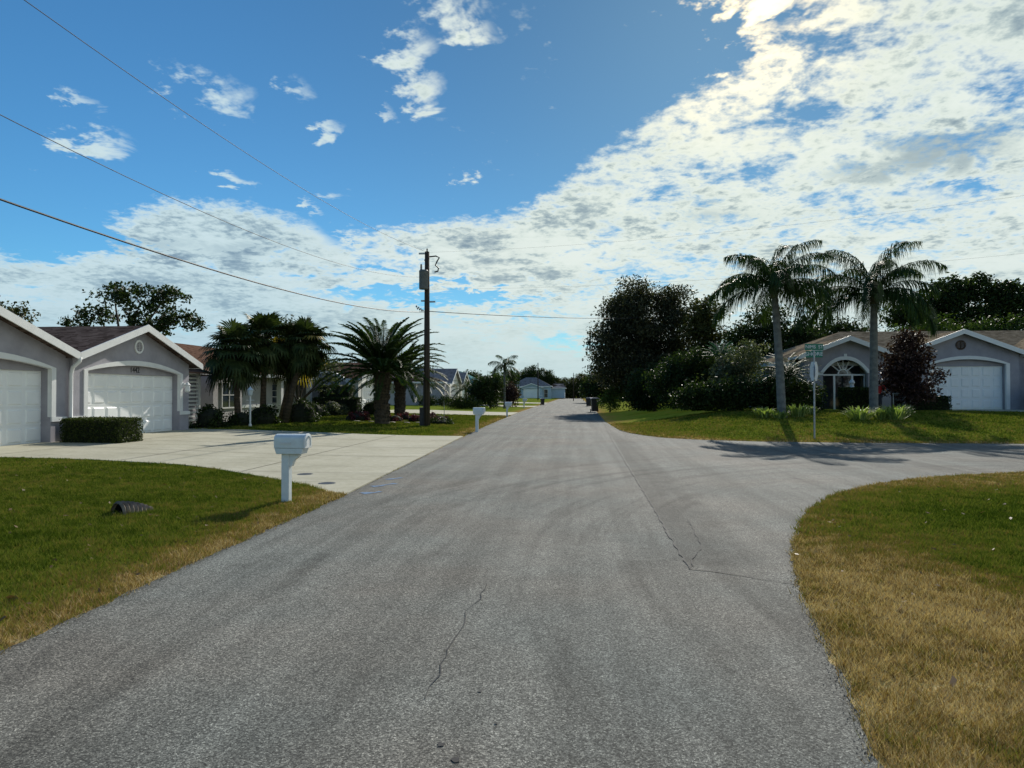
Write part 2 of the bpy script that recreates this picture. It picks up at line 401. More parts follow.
def sheet(name, poly, mat, off, step=1.0, thick=0.0, parent=None, conform=True):
    bm = bmesh.new()
    f = bm.faces.new([bm.verts.new((x, y, 0)) for x, y in poly])
    bmesh.ops.triangulate(bm, faces=[f])
    if conform:
        x0, x1 = min(p[0] for p in poly), min(60, max(p[0] for p in poly)); y0, y1 = min(p[1] for p in poly), min(70, max(p[1] for p in poly))
        for ax, lo, hi in ((0, x0, x1), (1, y0, y1)):
            v = math.ceil(lo/step)*step
            while v < hi:
                n = (1, 0, 0) if ax == 0 else (0, 1, 0); c = (v, 0, 0) if ax == 0 else (0, v, 0)
                bmesh.ops.bisect_plane(bm, geom=bm.verts[:]+bm.edges[:]+bm.faces[:], plane_co=c, plane_no=n, dist=1e-5); v += step
    for v in bm.verts: v.co.z = (Hf(v.co.x, v.co.y) if conform else 0)+off
    if thick:
        r = bmesh.ops.extrude_face_region(bm, geom=bm.faces[:])
        for v in [g for g in r['geom'] if isinstance(g, bmesh.types.BMVert)]: v.co.z -= thick
    bmesh.ops.recalc_face_normals(bm, faces=bm.faces)
    if not thick:
        for f in bm.faces:
            if f.normal.z < 0: f.normal_flip()
    m_ = bpy.data.meshes.new(name); bm.to_mesh(m_); bm.free(); m_.materials.append(mat)
    return link(bpy.data.objects.new(name, m_), parent)
tag(sheet('road', RAGGED, M['asphalt'], .006, 4, conform=False), kind='structure')
tag(sheet('cross_road', [(-60, 240), (60, 240), (60, 247), (-60, 247)], M['asphalt'], .012, conform=False), kind='structure')
for i, d in enumerate((DRIVE, DRIVE2, DRIVE3, DRIVE4, DRIVER)):
    tag(sheet('driveway', d, M['concrete'], .026, 1.0, .1), kind='structure')
# house slabs/walk between house and second lawn
tag(sheet('front_walk', [(-16.2, 31.5), (-15.2, 31.5), (-15.2, 27.45), (-16.2, 27.45)], M['concrete'], .03, 1, .08), kind='structure')
# driveway expansion joints
def ribbon(name, pts, w, mat, off=.012, jag=0.0, conform=False):
    V = []; Fc = []
    P = []
    for (a0, b0), (a1, b1) in zip(pts, pts[1:]):
        n = max(1, int(math.hypot(a1-a0, b1-b0)/.12)) if jag else max(1, int(math.hypot(a1-a0, b1-b0)/1.0))
        for i in range(n): P.append((a0+(a1-a0)*i/n, b0+(b1-b0)*i/n))
    P.append(pts[-1])
    if jag: P = [P[0]]+[(p[0]+random.gauss(0, jag), p[1]+random.gauss(0, jag)) for p in P[1:-1]]+[P[-1]]
    for i, p in enumerate(P):
        q = P[min(i+1, len(P)-1)]; r_ = P[max(i-1, 0)]; d = Vector((q[0]-r_[0], q[1]-r_[1])).normalized(); nrm = Vector((-d.y, d.x))
        ww = w*(random.uniform(.3, 1.3) if jag else 1)
        z = (Hf(*p) if conform else 0)+off
        V += [(p[0]+nrm.x*ww/2, p[1]+nrm.y*ww/2, z), (p[0]-nrm.x*ww/2, p[1]-nrm.y*ww/2, z)]
    for i in range(len(P)-1): Fc.append((2*i, 2*i+1, 2*i+3, 2*i+2))
    b = MB(); b.add(V, Fc); return b.build(name, mat)
for pts in ([(-15.5, 21.0), (-4.2, 20.9)], [(-10.5, 15.4), (-10.5, 27.2)], [(-7.0, 14.2), (-7.0, 27.0)], [(-13.8, 15.3), (-13.8, 27.3)], [(-15.4, 18.2), (-4.1, 18.1)], [(-15.4, 24.2), (-4.3, 24.1)]):
    tag(ribbon('driveway_joint', pts, .022, M['soil'], .031, conform=True), kind='structure')
# seams, cracks, patch
seam = [G(*p) for p in [(604, 424), (612, 441), (628, 467), (650, 503), (672, 541), (690, 570)]]
patch = [G(*p) for p in [(604, 425), (612, 441), (628, 467), (650, 503), (672, 541), (690, 570), (722, 566), (738, 545), (726, 515), (700, 490), (668, 468), (640, 446), (618, 431)]]
tag(ribbon('road_crack', seam, .020, M['crack'], .014, .007), kind='structure')
tag(ribbon('road_crack', [G(690, 570), G(712, 572), G(745, 577), G(795, 585)], .016, M['crack'], .014, .012), kind='structure')
tag(ribbon('road_crack', [G(487, 585), G(480, 600), G(466, 612), G(462, 632), G(448, 650), G(440, 676), G(425, 700)], .008, M['crack'], .014, .009), kind='structure')
tag(ribbon('road_crack', [G(660, 560), G(690, 570), G(700, 545), G(690, 520)], .010, M['crack'], .014, .02), kind='structure')
for (px, py, r_) in ((441, 746, .022), (456, 761, .024), (480, 693, .014), (496, 725, .012)):
    x, y = G(px, py)
    pl = [(x+r_*random.uniform(.6, 1.2)*math.cos(t), y+r_*random.uniform(.6, 1.3)*math.sin(t)) for t in np.linspace(0, 6.28, 10)[:-1]]
    tag(sheet('road_tar_spot', pl, M['crack'], .010, conform=False), kind='structure')
# blue survey strokes
for (a0, b0) in (((362, 494), (381, 492)), ((372, 487), (396, 484)), ((386, 480), (402, 478))):
    o = ribbon('road_marking', [G(*a0), G(*b0)], .17, M['blue_paint'], .011, .025); tag(o, kind='structure')
# dark verge: soil lip along the asphalt
def edge_crumbs(n, line, spread, size, seed):
    g = np.random.default_rng(seed); L = np.array(line); d = np.hypot(*np.diff(L, axis=0).T); c = np.concatenate([[0], np.cumsum(d)])
    t = g.uniform(0, c[-1], n); k = np.clip(np.searchsorted(c, t)-1, 0, len(d)-1); f = (t-c[k])/d[k]; P = L[k]+(L[k+1]-L[k])*f[:, None]
    nr_ = np.stack([-(L[k+1]-L[k])[:, 1], (L[k+1]-L[k])[:, 0]], 1)/d[k][:, None]; P = P+nr_*g.normal(0, spread, n)[:, None]
    r = g.uniform(.4, 1.3, n)*size; z = H(P[:, 0], P[:, 1])+.008; B3 = np.stack([P[:, 0], P[:, 1], z], 1)
    a_ = g.uniform(0, 6.28, n); v = [B3+np.stack([np.cos(a_+q)*r, np.sin(a_+q)*r, np.zeros(n)], 1) for q in (0, 2.1, 4.2)]; top = B3+np.stack([r*.2, r*.1, r*.8], 1)
    return np.stack([v[0], v[1], top, v[1], v[2], top, v[2], v[0], top], 1).reshape(-1, 3)
cr_ = np.concatenate([edge_crumbs(4500, ISLAND[2:14], .05, .0045, 1), edge_crumbs(4000, LEFT[1:5], .05, .005, 2), edge_crumbs(3000, FAREDGE[4:12], .06, .009, 3)])
tag(build_np('gravel', cr_, 3, M['grit']), 'loose grit and crumbled asphalt along the edges of the road', 'gravel', kind='stuff')
# round valve covers in the driveway
for px, py in ((305, 474), (327, 483)):
    x, y = G(px, py, .03); b = MB(); b.lathe([(.16, 0), (.16, .003), (.13, .005), (.12, .002), (.02, .002)], (x, y, Hf(x, y)+.026), 20)
    lab = 'small round utility cover in the pale driveway, the one nearer the road' if px == 327 else 'small round utility cover in the pale driveway, the one farther from the road'
    tag(b.build('valve_cover', M['black']), lab, 'utility cover', 'utility covers in the driveway')

# ------------------------------------------------------------------ grass blades
def blades(n, xr, yr, test, dens_h, wk, tufts=0):
    x = rng.uniform(*xr, n); y = rng.uniform(*yr, n)
    if tufts:
        tx = rng.uniform(*xr, tufts); ty = rng.uniform(*yr, tufts); q = rng.integers(0, tufts, n); sg = rng.uniform(.02, .07, tufts)[q]
        x = tx[q]+rng.normal(0, 1, n)*sg; y = ty[q]+rng.normal(0, 1, n)*sg
    # camera frustum cull, generous, keeps the count for what can be seen
    ang = np.arctan2(x, y); ok = (np.abs(ang+R(5)) < R(44)) & (y > 2.0)
    ok &= test(x+rng.normal(0, .03, len(x)), y+rng.normal(0, .03, len(x))); x = x[ok]; y = y[ok]; m = len(x)
    d = np.hypot(x, y); h = rng.uniform(*dens_h, m)*(.8+.4*rng.random(m)); w = np.maximum(.0045, wk*d)*rng.uniform(.7, 1.4, m)
    q_ = np.sin(x*5.1+np.sin(y*3.7)*1.3)*np.sin(y*4.3+np.cos(x*2.9)*1.7)+.6*np.sin(x*13+np.sin(y*11))*np.sin(y*14+np.cos(x*9)); h = h*(.75+.45*np.clip(.5+.5*q_, 0, 1))
    a = rng.uniform(0, 6.283, m); b = rng.uniform(0, 6.283, m); lean = rng.uniform(.2, 1.1, m)
    z = H(x, y)-.003
    P0 = np.stack([x-np.cos(a)*w/2, y-np.sin(a)*w/2, z], 1); P1 = np.stack([x+np.cos(a)*w/2, y+np.sin(a)*w/2, z], 1)
    P2 = np.stack([x+np.cos(b)*h*lean, y+np.sin(b)*h*lean, z+h], 1)
    dr = dry(x, y)
    return np.stack([P0, P1, P2], 1).reshape(-1, 3), np.repeat(dr, 3)
drives = (DRIVE, DRIVE2, DRIVE3, DRIVER)
def lawn_ok(x, y):
    r = ~inside(x, y, ROAD)
    for d in drives: r &= ~inside(x, y, d)
    return r
sets = [blades(260000, (1.2, 5.5), (2.2, 8.6), lawn_ok, (.025, .065), .0013),
        blades(620000, (1.2, 16), (7.5, 18.5), lawn_ok, (.03, .06), .0013),
        blades(330000, (-12, -3.6), (4.0, 13.5), lawn_ok, (.03, .065), .0012),
        blades(150000, (-16, -3.6), (9, 15.5), lawn_ok, (.03, .06), .0012),
        blades(60000, (1.2, 9), (2.4, 16), lawn_ok, (.045, .095), .0010, 2600), blades(60000, (-11, -3.6), (4, 14), lawn_ok, (.045, .09), .0010, 2600),
        blades(130000, (1.7, 30), (24.7, 39), lawn_ok, (.04, .08), .0015),
        blades(90000, (-17, -4.2), (27, 52), lawn_ok, (.04, .08), .0015)]
for i, (V, D) in enumerate(sets):
    names = [('dry yellow brown grass blades along the inside of the corner', 'dry grass'), ('olive grass blades of the corner lawn farther back', 'grass'), ('green mown grass blades of the near left lawn', 'grass'),
             ('green grass along the near edge of the wide driveway', 'grass'), ('longer dry tufts standing out of the right corner lawn', 'grass'), ('longer green tufts standing out of the near left lawn', 'grass'), ('green grass in front of the right house', 'grass'), ('green grass round the date palms', 'grass')][i]
    tag(build_np('grass', V, 3, M['lawn'], attrs={'dry': D}), names[0], names[1], kind='stuff')
nl = 1300; lx_ = rng.uniform(-13, 11, nl); ly_ = rng.uniform(3, 17, nl); k_ = lawn_ok(lx_, ly_); lx_, ly_ = lx_[k_], ly_[k_]; nl = len(lx_)
a_ = rng.uniform(0, 6.28, nl); s_ = rng.uniform(.02, .045, nl); zz_ = H(lx_, ly_)+rng.uniform(.02, .045, nl)
u_ = np.stack([np.cos(a_)*s_, np.sin(a_)*s_, rng.normal(0, .012, nl)], 1); w_ = np.stack([-np.sin(a_)*s_*.45, np.cos(a_)*s_*.45, rng.normal(0, .01, nl)], 1); c_ = np.stack([lx_, ly_, zz_], 1)
tag(build_np('dead_leaves', np.stack([c_-u_, c_+w_, c_+u_, c_-w_], 1).reshape(-1, 3), 4, M['litter']), 'scattered dry brown leaves lying on the front lawns', 'leaves', kind='stuff')
# ------------------------------------------------------------------ foliage tools
def rand_dir(n):
    v = rng.normal(size=(n, 3)); return v/np.linalg.norm(v, axis=1)[:, None]
def leaf_quads(P, size, asp=.5, flat=0.0, droop=0.0):
    n = len(P); a = rand_dir(n)
    if droop: a = a*(1-droop)+np.array([0, 0, -1.0])*droop; a /= np.linalg.norm(a, axis=1)[:, None]
    b = np.cross(a, rand_dir(n)); b /= np.linalg.norm(b, axis=1)[:, None]+1e-9
    s = size*rng.uniform(.6, 1.35, n)[:, None]
    q = np.stack([P-a*s*.5, P+b*s*asp*.5+a*s*.05, P+a*s*.5, P-b*s*asp*.5+a*s*.05], 1)
    return q.reshape(-1, 3)
def clump_points(ell, n_clump, per, spread):
    """ell: list of (x,y,z,rx,ry,rz). returns points and clump centres"""
    vol = np.array([e[3]*e[4]*e[5] for e in ell])**.8; vol = vol/vol.sum()
    out = []; cc = []
    for e, w in zip(ell, vol):
        k = max(2, int(n_clump*w)); d = rand_dir(k); r = rng.random(k)**.45
        c = np.array(e[:3])+d*r[:, None]*np.array(e[3:6]); cc.append(c)
        sp = spread*rng.uniform(.6, 1.4, k)
        p = np.repeat(c, per, 0)+np.clip(rng.normal(size=(k*per, 3)), -1.7, 1.7)*np.repeat(sp, per)[:, None]*np.array([1, 1, .75])
        out.append(p)
    return np.concatenate(out), np.concatenate(cc)
def tree(name, label, cat, x, y, ell, mat, leaf=.16, clumps=120, per=60, spread=.4, trunk_r=.2, fork=.35, asp=.5, droop=0., group=None, twigs=40, z=None, trunks=1):
    z0 = Hf(x, y) if z is None else z
    root = thing(name, label, cat, (x, y, z0), group=group)
    P, cc = clump_points(ell, clumps, per, spread)
    P = P[P[:, 2] > .03]
    build_np('crown', leaf_quads(P, leaf, asp, droop=droop), 4, LF[mat], root)
    b = MB(); top = max(e[2]+e[5] for e in ell); low = min(e[2]-e[5] for e in ell); fz = max(.3, top*fork)
    for k in range(trunks):
        ox, oy = (0, 0) if trunks == 1 else (random.uniform(-.3, .3), random.uniform(-.3, .3))
        b.tube([(ox*.5, oy*.5, -.05), (ox*.7+.03, oy*.7, fz*.5), (ox, oy, fz)], [trunk_r*1.35, trunk_r, trunk_r*.85], 9)
    for e in ell:
        m1 = (e[0]*.45, e[1]*.45, fz+(e[2]-fz)*.45)
        b.tube([(0, 0, fz*.9), m1, e[:3]], [trunk_r*.6, trunk_r*.4, trunk_r*.18], 6)
        ce = [c for c in cc if np.linalg.norm((c-np.array(e[:3]))/np.array(e[3:6])) < 1.05]
        random.shuffle(ce)
        for c in ce[:max(2, twigs//len(ell))]:
            mid = (np.array(e[:3])+c)/2+rng.normal(size=3)*.12
            b.tube([e[:3], tuple(mid), tuple(c)], [trunk_r*.17, trunk_r*.11, trunk_r*.05], 4, cap=False)
    b.build('trunk', M['bark'], root, smooth=True)
    return root
def shrub(name, label, x, y, r, h, mat, leaf=.09, n=2500, group=None, cat='shrub', box=None, asp=.6, rough=.07, z=None):
    """rounded (or box=(lx,ly) clipped) bush: leaves through a shell round a dense dark inside"""
    z0 = Hf(x, y) if z is None else z
    root = thing(name, label, cat, (x, y, z0), group=group)
    if box:
        lx, ly = box[0]/2, box[1]/2
        u = rng.uniform(-1, 1, (n, 3)); ax = rng.choice(3, n, p=np.array([ly*h, lx*h, lx*ly*2])/(ly*h+lx*h+2*lx*ly)); sg = np.where(rng.random(n) < .5, -1, 1)
        for k in range(3): u[:, k] = np.where(ax == k, sg, u[:, k])
        u[:, 2] = np.where(ax == 2, 1, u[:, 2])
        cr = np.linalg.norm(u[:, :2], axis=1) ; sh = 1-np.clip(cr-1.1, 0, 1)*.12
        P = np.stack([u[:, 0]*lx*sh, u[:, 1]*ly*sh, (u[:, 2]*.5+.5)*h], 1)+rng.normal(size=(n, 3))*rough*.45
        P[:, 2] = np.maximum(P[:, 2], .03)
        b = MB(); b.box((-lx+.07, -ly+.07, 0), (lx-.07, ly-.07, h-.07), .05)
    else:
        k = max(6, int(n/130)); d = rand_dir(k); d[:, 2] = np.abs(d[:, 2])*.9
        c = d*np.array([r, r, h])*rng.uniform(.62, .97, k)[:, None]; c[:, 2] = np.clip(c[:, 2], .06, h)
        P = np.repeat(c, n//k, 0)+rng.normal(size=(k*(n//k), 3))*r*.14
        P[:, 2] = np.maximum(np.abs(P[:, 2]), .03)
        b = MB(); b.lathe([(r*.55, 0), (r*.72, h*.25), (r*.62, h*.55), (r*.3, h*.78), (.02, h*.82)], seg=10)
    build_np('leaves', leaf_quads(P, leaf, asp), 4, LF[mat], root)
    b.build('stems', M['inner'], root)  # solid core coloured dark for the shade inside the bush
    return root

def leaflet(V, p, d, L, w, droop):
    """two segment narrow leaflet as two quads' worth of verts (k=4)"""
    side = d.cross(Vector((0, 0, 1)))
    if side.length < 1e-3: side = Vector((1, 0, 0))
    side.normalize(); side *= w/2
    m = p+d*L*.5+Vector((0, 0, -droop*L*.22)); e = p+d*L*.8+Vector((0, 0, -droop*L*.85))
    V += [p-side*.6, p+side*.6, m+side, m-side, m-side, m+side, e+side*.12, e-side*.12]
def pinnate(V, stems, base, az, el, L, bend, n=40, ll=.5, w=.035, droop=.4, vee=.35, plume=0.0, r0=.025):
    """arching feather frond. V collects leaflets, stems collects the midrib tubes"""
    pts = []; p = Vector(base); seg = 12; e = el
    for i in range(seg+1):
        pts.append(p.copy()); dv = Vector((math.cos(az)*math.cos(e), math.sin(az)*math.cos(e), math.sin(e)))
        p = p+dv*(L/seg); e -= bend/seg*(.5+1.0*i/seg)
    stems.tube([tuple(q) for q in pts], [r0*(1-.85*i/seg) for i in range(seg+1)], 4, cap=False)
    for k in range(n):
        s = .16+.84*(k+.5)/n; f = s*seg; i = min(int(f), seg-1); q = pts[i].lerp(pts[i+1], f-i); t = (pts[i+1]-pts[i]).normalized()
        sd = t.cross(Vector((0, 0, 1)))
        if sd.length < 1e-3: sd = Vector((-math.sin(az), math.cos(az), 0))
        sd.normalize(); up = sd.cross(t)
        l = ll*(math.sin(math.pi*min(1, .12+s*.88))**.45+.12)*random.uniform(.85, 1.1)
        for sg in (-1, 1):
            va = random.uniform(-plume, plume)
            d = (t*(.55+.25*s)+sd*sg+up*(vee+va)).normalized()
            leaflet(V, q, d, l, w*random.uniform(.8, 1.2), droop*random.uniform(.7, 1.3))
def fan(V, stems, base, az, el, pet, rad, n=22, droop=.5):
    d = Vector((math.cos(az)*math.cos(el), math.sin(az)*math.cos(el), math.sin(el)))
    c = Vector(base)+d*pet+Vector((0, 0, -.12*pet)); stems.tube([base, tuple(Vector(base)+d*pet*.5), tuple(c)], [.02, .016, .012], 4, cap=False)
    d2 = Vector((d.x, d.y, d.z-.45)).normalized(); sd = d2.cross(Vector((0, 0, 1))).normalized(); 
    for k in range(n):
        t = (k/(n-1)-.5)*R(270); q = (d2*math.cos(t)+sd*math.sin(t)).normalized(); l = rad*random.uniform(.85, 1.1)*(1-.15*abs(t)/R(135))
        a0 = t-R(6.5); a1 = t+R(6.5)
        e0 = (d2*math.cos(a0)+sd*math.sin(a0)); e1 = (d2*math.cos(a1)+sd*math.sin(a1))
        m0 = c+e0*l*.55+Vector((0, 0, -droop*l*.10)); m1 = c+e1*l*.55+Vector((0, 0, -droop*l*.10+.02))
        tip = c+q*l*.85+Vector((0, 0, -droop*l*.75)); w = Vector((.006, .006, 0))
        V += [c, c+Vector((0, 0, .004)), m1, m0, m0, m1, tip+w, tip-w]
def palm_root(name, label, x, y, group=None, z=None): return thing(name, label, 'palm', (x, y, Hf(x, y) if z is None else z), group=group)
def V4(V): return np.array([tuple(v) for v in V], dtype=np.float32)

def date_palm(label, x, y, trunk_h, tr, L, nf, grp, seed=1):
    random.seed(seed); root = palm_root('date_palm', label, x, y, grp)
    V = []; st = MB()
    for k in range(nf):
        f = k/nf; az = k*2.39996+random.uniform(-.2, .2); el = R(84)-f*R(84)+random.uniform(-.08, .08)
        pinnate(V, st, (math.cos(az)*tr*.5, math.sin(az)*tr*.5, trunk_h+.35*(1-f)), az, el, L*random.uniform(.88, 1.06)*(1 if f > .15 else .8), R(58)+f*R(10), 74, .44, .068, .3, .45, .2, .045)
    build_np('fronds', V4(V), 4, LF['date'], root); st.build('frond_stems', LF['date'], root, smooth=True)
    b = MB(); pr = []; zz = 0
    n = 26
    for i in range(n+1):
        t = i/n; rr = tr*(1.12-.18*math.sin(math.pi*t)) if t < .72 else tr*(.95+(t-.72)*1.2)
        if t > .9: rr *= .85
        pr.append((rr*random.uniform(.96, 1.04), -.05+t*(trunk_h+.15)))
    b.lathe(pr, seg=14)
    for i in range(260):                                      # cut frond boots
        t = random.random(); a_ = i*2.4; rr = tr*(.92 if t < .72 else 1.05); z_ = t*trunk_h
        p = Vector((math.cos(a_)*rr, math.sin(a_)*rr, z_)); d = Vector((math.cos(a_)*.6, math.sin(a_)*.6, .9)).normalized()
        b.tube([tuple(p), tuple(p+d*.16)], [.06, .025], 4)
    b.build('trunk', M['date_bark'], root); return root
def queen_palm(label, x, y, trunk_h, tr, L, nf, grp, seed=1, lean=(0, 0), n=92, ll=.66, w=.034, r0=.032):
    random.seed(seed); root = palm_root('queen_palm', label, x, y, grp); V = []; st = MB()
    for k in range(nf):
        f = k/max(1, nf-1); az = k*2.39996+random.uniform(-.3, .3); el = R(80)-f*R(85)+random.uniform(-.1, .1)
        pinnate(V, st, (lean[0], lean[1], trunk_h+.1), az, el, L*random.uniform(.85, 1.08), R(105)-f*R(10)+random.uniform(-.15, .15), n, ll, w, 1.05, .05, .7, r0)
    build_np('fronds', V4(V), 4, LF['palm'], root); st.build('frond_stems', LF['palm'], root, smooth=True)
    b = MB(); b.tube([(0, 0, -.05), (lean[0]*.1, lean[1]*.1, .25), (lean[0]*.35, lean[1]*.35, trunk_h*.4), (lean[0]*.8, lean[1]*.8, trunk_h*.85), (lean[0], lean[1], trunk_h)], [tr*1.35, tr*1.1, tr, tr*.85, tr*.75], 14)
    b.build('trunk', M['palm_bark'], root, smooth=True)
    b = MB(); b.lathe([(tr*.75, 0), (tr*1.15, .25), (tr*1.1, .6), (tr*.6, 1.0)], (lean[0], lean[1], trunk_h-.45), 12); b.build('boots', M['date_bark'], root, smooth=True)
    return root
def fan_palm(label, x, y, h, tr, nf, rad, grp, seed, lean=(0, 0)):
    random.seed(seed); root = palm_root('fan_palm', label, x, y, grp); V = []; VY = []; st = MB()
    for k in range(nf):
        f = k/nf; az = k*2.39996; el = R(80)-f*R(140)+random.uniform(-.15, .15)
        fan(VY if random.random() < .05 and f > .4 else V, st, (lean[0], lean[1], h), az, el, random.uniform(.75, 1.25)*rad*.95, rad, 22, .15+f*.55)
    build_np('fronds', V4(V), 4, LF['fan'], root)
    if VY: build_np('yellowed_fronds', V4(VY), 4, LF['yellow'], root)
    st.build('frond_stems', LF['fan'], root)
    b = MB(); b.tube([(0, 0, -.05), (lean[0]*.35, lean[1]*.35, h*.4), (lean[0]*.75, lean[1]*.75, h*.75), (lean[0], lean[1], h)], [tr*1.3, tr, tr*1.05, tr*1.2], 10)
    b.build('trunk', M['date_bark'], root, smooth=True); return root

# ------------------------------------------------------------------ houses
def arch(d0, d1, zs, zt, n=14, p=2.0):
    c, hw = (d0+d1)/2, (d1-d0)/2
    return [(c-hw*math.cos(math.pi*i/n), zs+(zt-zs)*(1-abs(math.cos(math.pi*i/n))**p)) for i in range(n+1)]
def text_mesh(name, s, size, mat, parent, origin, ux, uy, ext=.004):
    cu = bpy.data.curves.new(name, 'FONT'); cu.body = s; cu.size = size; cu.extrude = ext; cu.align_x = 'CENTER'; cu.align_y = 'CENTER'
    t = bpy.data.objects.new(name+'_tmp', cu); C.objects.link(t)
    dg = bpy.context.evaluated_depsgraph_get(); dg.update(); me = bpy.data.meshes.new_from_object(t.evaluated_get(dg))
    bpy.data.objects.remove(t); bpy.data.curves.remove(cu)
    ux = Vector(ux).normalized(); uy = Vector(uy).normalized(); uz = ux.cross(uy); o_ = Vector(origin)
    for v in me.vertices: v.co = o_+ux*v.co.x+uy*v.co.y+uz*v.co.z
    me.materials.clear(); me.materials.append(mat); o = bpy.data.objects.new(name, me); return link(o, parent)

def roof_gable(root, T, u0, u1, ze, slope, v0, v1, mat, oh=.35, ohf=.35, name='garage_roof', t=.13, ol=None, orr=None):
    """gable roof over u0..u1, wall-top height ze at the walls, ridge running back from v0 to v1"""
    uc = (u0+u1)/2; zp = ze+slope*(uc-u0)
    ol = oh if ol is None else ol; orr = oh if orr is None else orr
    b = MB(T); e0, e1 = u0-ol, u1+orr; z0_, z1_ = ze-slope*ol, ze-slope*orr
    b.prism([(e0, z0_), (uc, zp), (e1, z1_), (e1, z1_+t), (uc, zp+t), (e0, z0_+t)], v0-ohf, v1)
    o = b.build(name, mat, root)
    b = MB(T); k = .19                                    # white rake boards, gutters
    b.prism([(e0-.03*(ol > .2), z0_-.07), (uc, zp-.07), (e1+.03*(orr > .2), z1_-.07), (e1+.03*(orr > .2), z1_+t+.035), (uc, zp+t+.045), (e0-.03*(ol > .2), z0_+t+.035)], v0-ohf-.04, v0-ohf-.003)
    for e, sg, zz, oo in ((e0, -1, z0_, ol), (e1, 1, z1_, orr)):
        if oo < .2: continue
        x0, x1 = sorted((e+sg*.003, e+sg*.12)); b.box((x0, v0-ohf, zz-.02), (x1, v0+1.2, zz+.11))
    b.build('fascia', M['white'], o)
    return o
def roof_hip(root, T, u0, u1, v0, v1, ze, slope, mat, oh=.4, name='roof', t=.06):
    a0, a1, b0, b1 = u0-oh, u1+oh, v0-oh, v1+oh; hv = (b1-b0)/2; zr = ze+slope*hv
    if (a1-a0)/2 < hv: hv2 = (a1-a0)/2
    r0, r1 = (a0+hv, (b0+b1)/2, zr), (a1-hv, (b0+b1)/2, zr)
    b = MB(T)
    b.add([(a0, b0, ze), (a1, b0, ze), (a1, b1, ze), (a0, b1, ze), r0, r1, (a0, b0, ze-t), (a1, b0, ze-t), (a1, b1, ze-t), (a0, b1, ze-t)],
          [(0, 1, 5, 4), (1, 2, 5), (2, 3, 4, 5), (3, 0, 4), (6, 9, 8, 7), (0, 6, 7, 1), (1, 7, 8, 2), (2, 8, 9, 3), (3, 9, 6, 0)])
    o = b.build(name, mat, root)
    b = MB(T); k = .03
    b.box((a0-k, b0-k, ze-.17), (a1+k, b0-.003, ze+.02)); b.box((a0-k, b1+.003, ze-.17), (a1+k, b1+k, ze+.02))
    b.box((a0-k, b0, ze-.17), (a0-.003, b1, ze+.02)); b.box((a1+.003, b0, ze-.17), (a1+k, b1, ze+.02))
    b.build('fascia', M['white'], o)
    return o
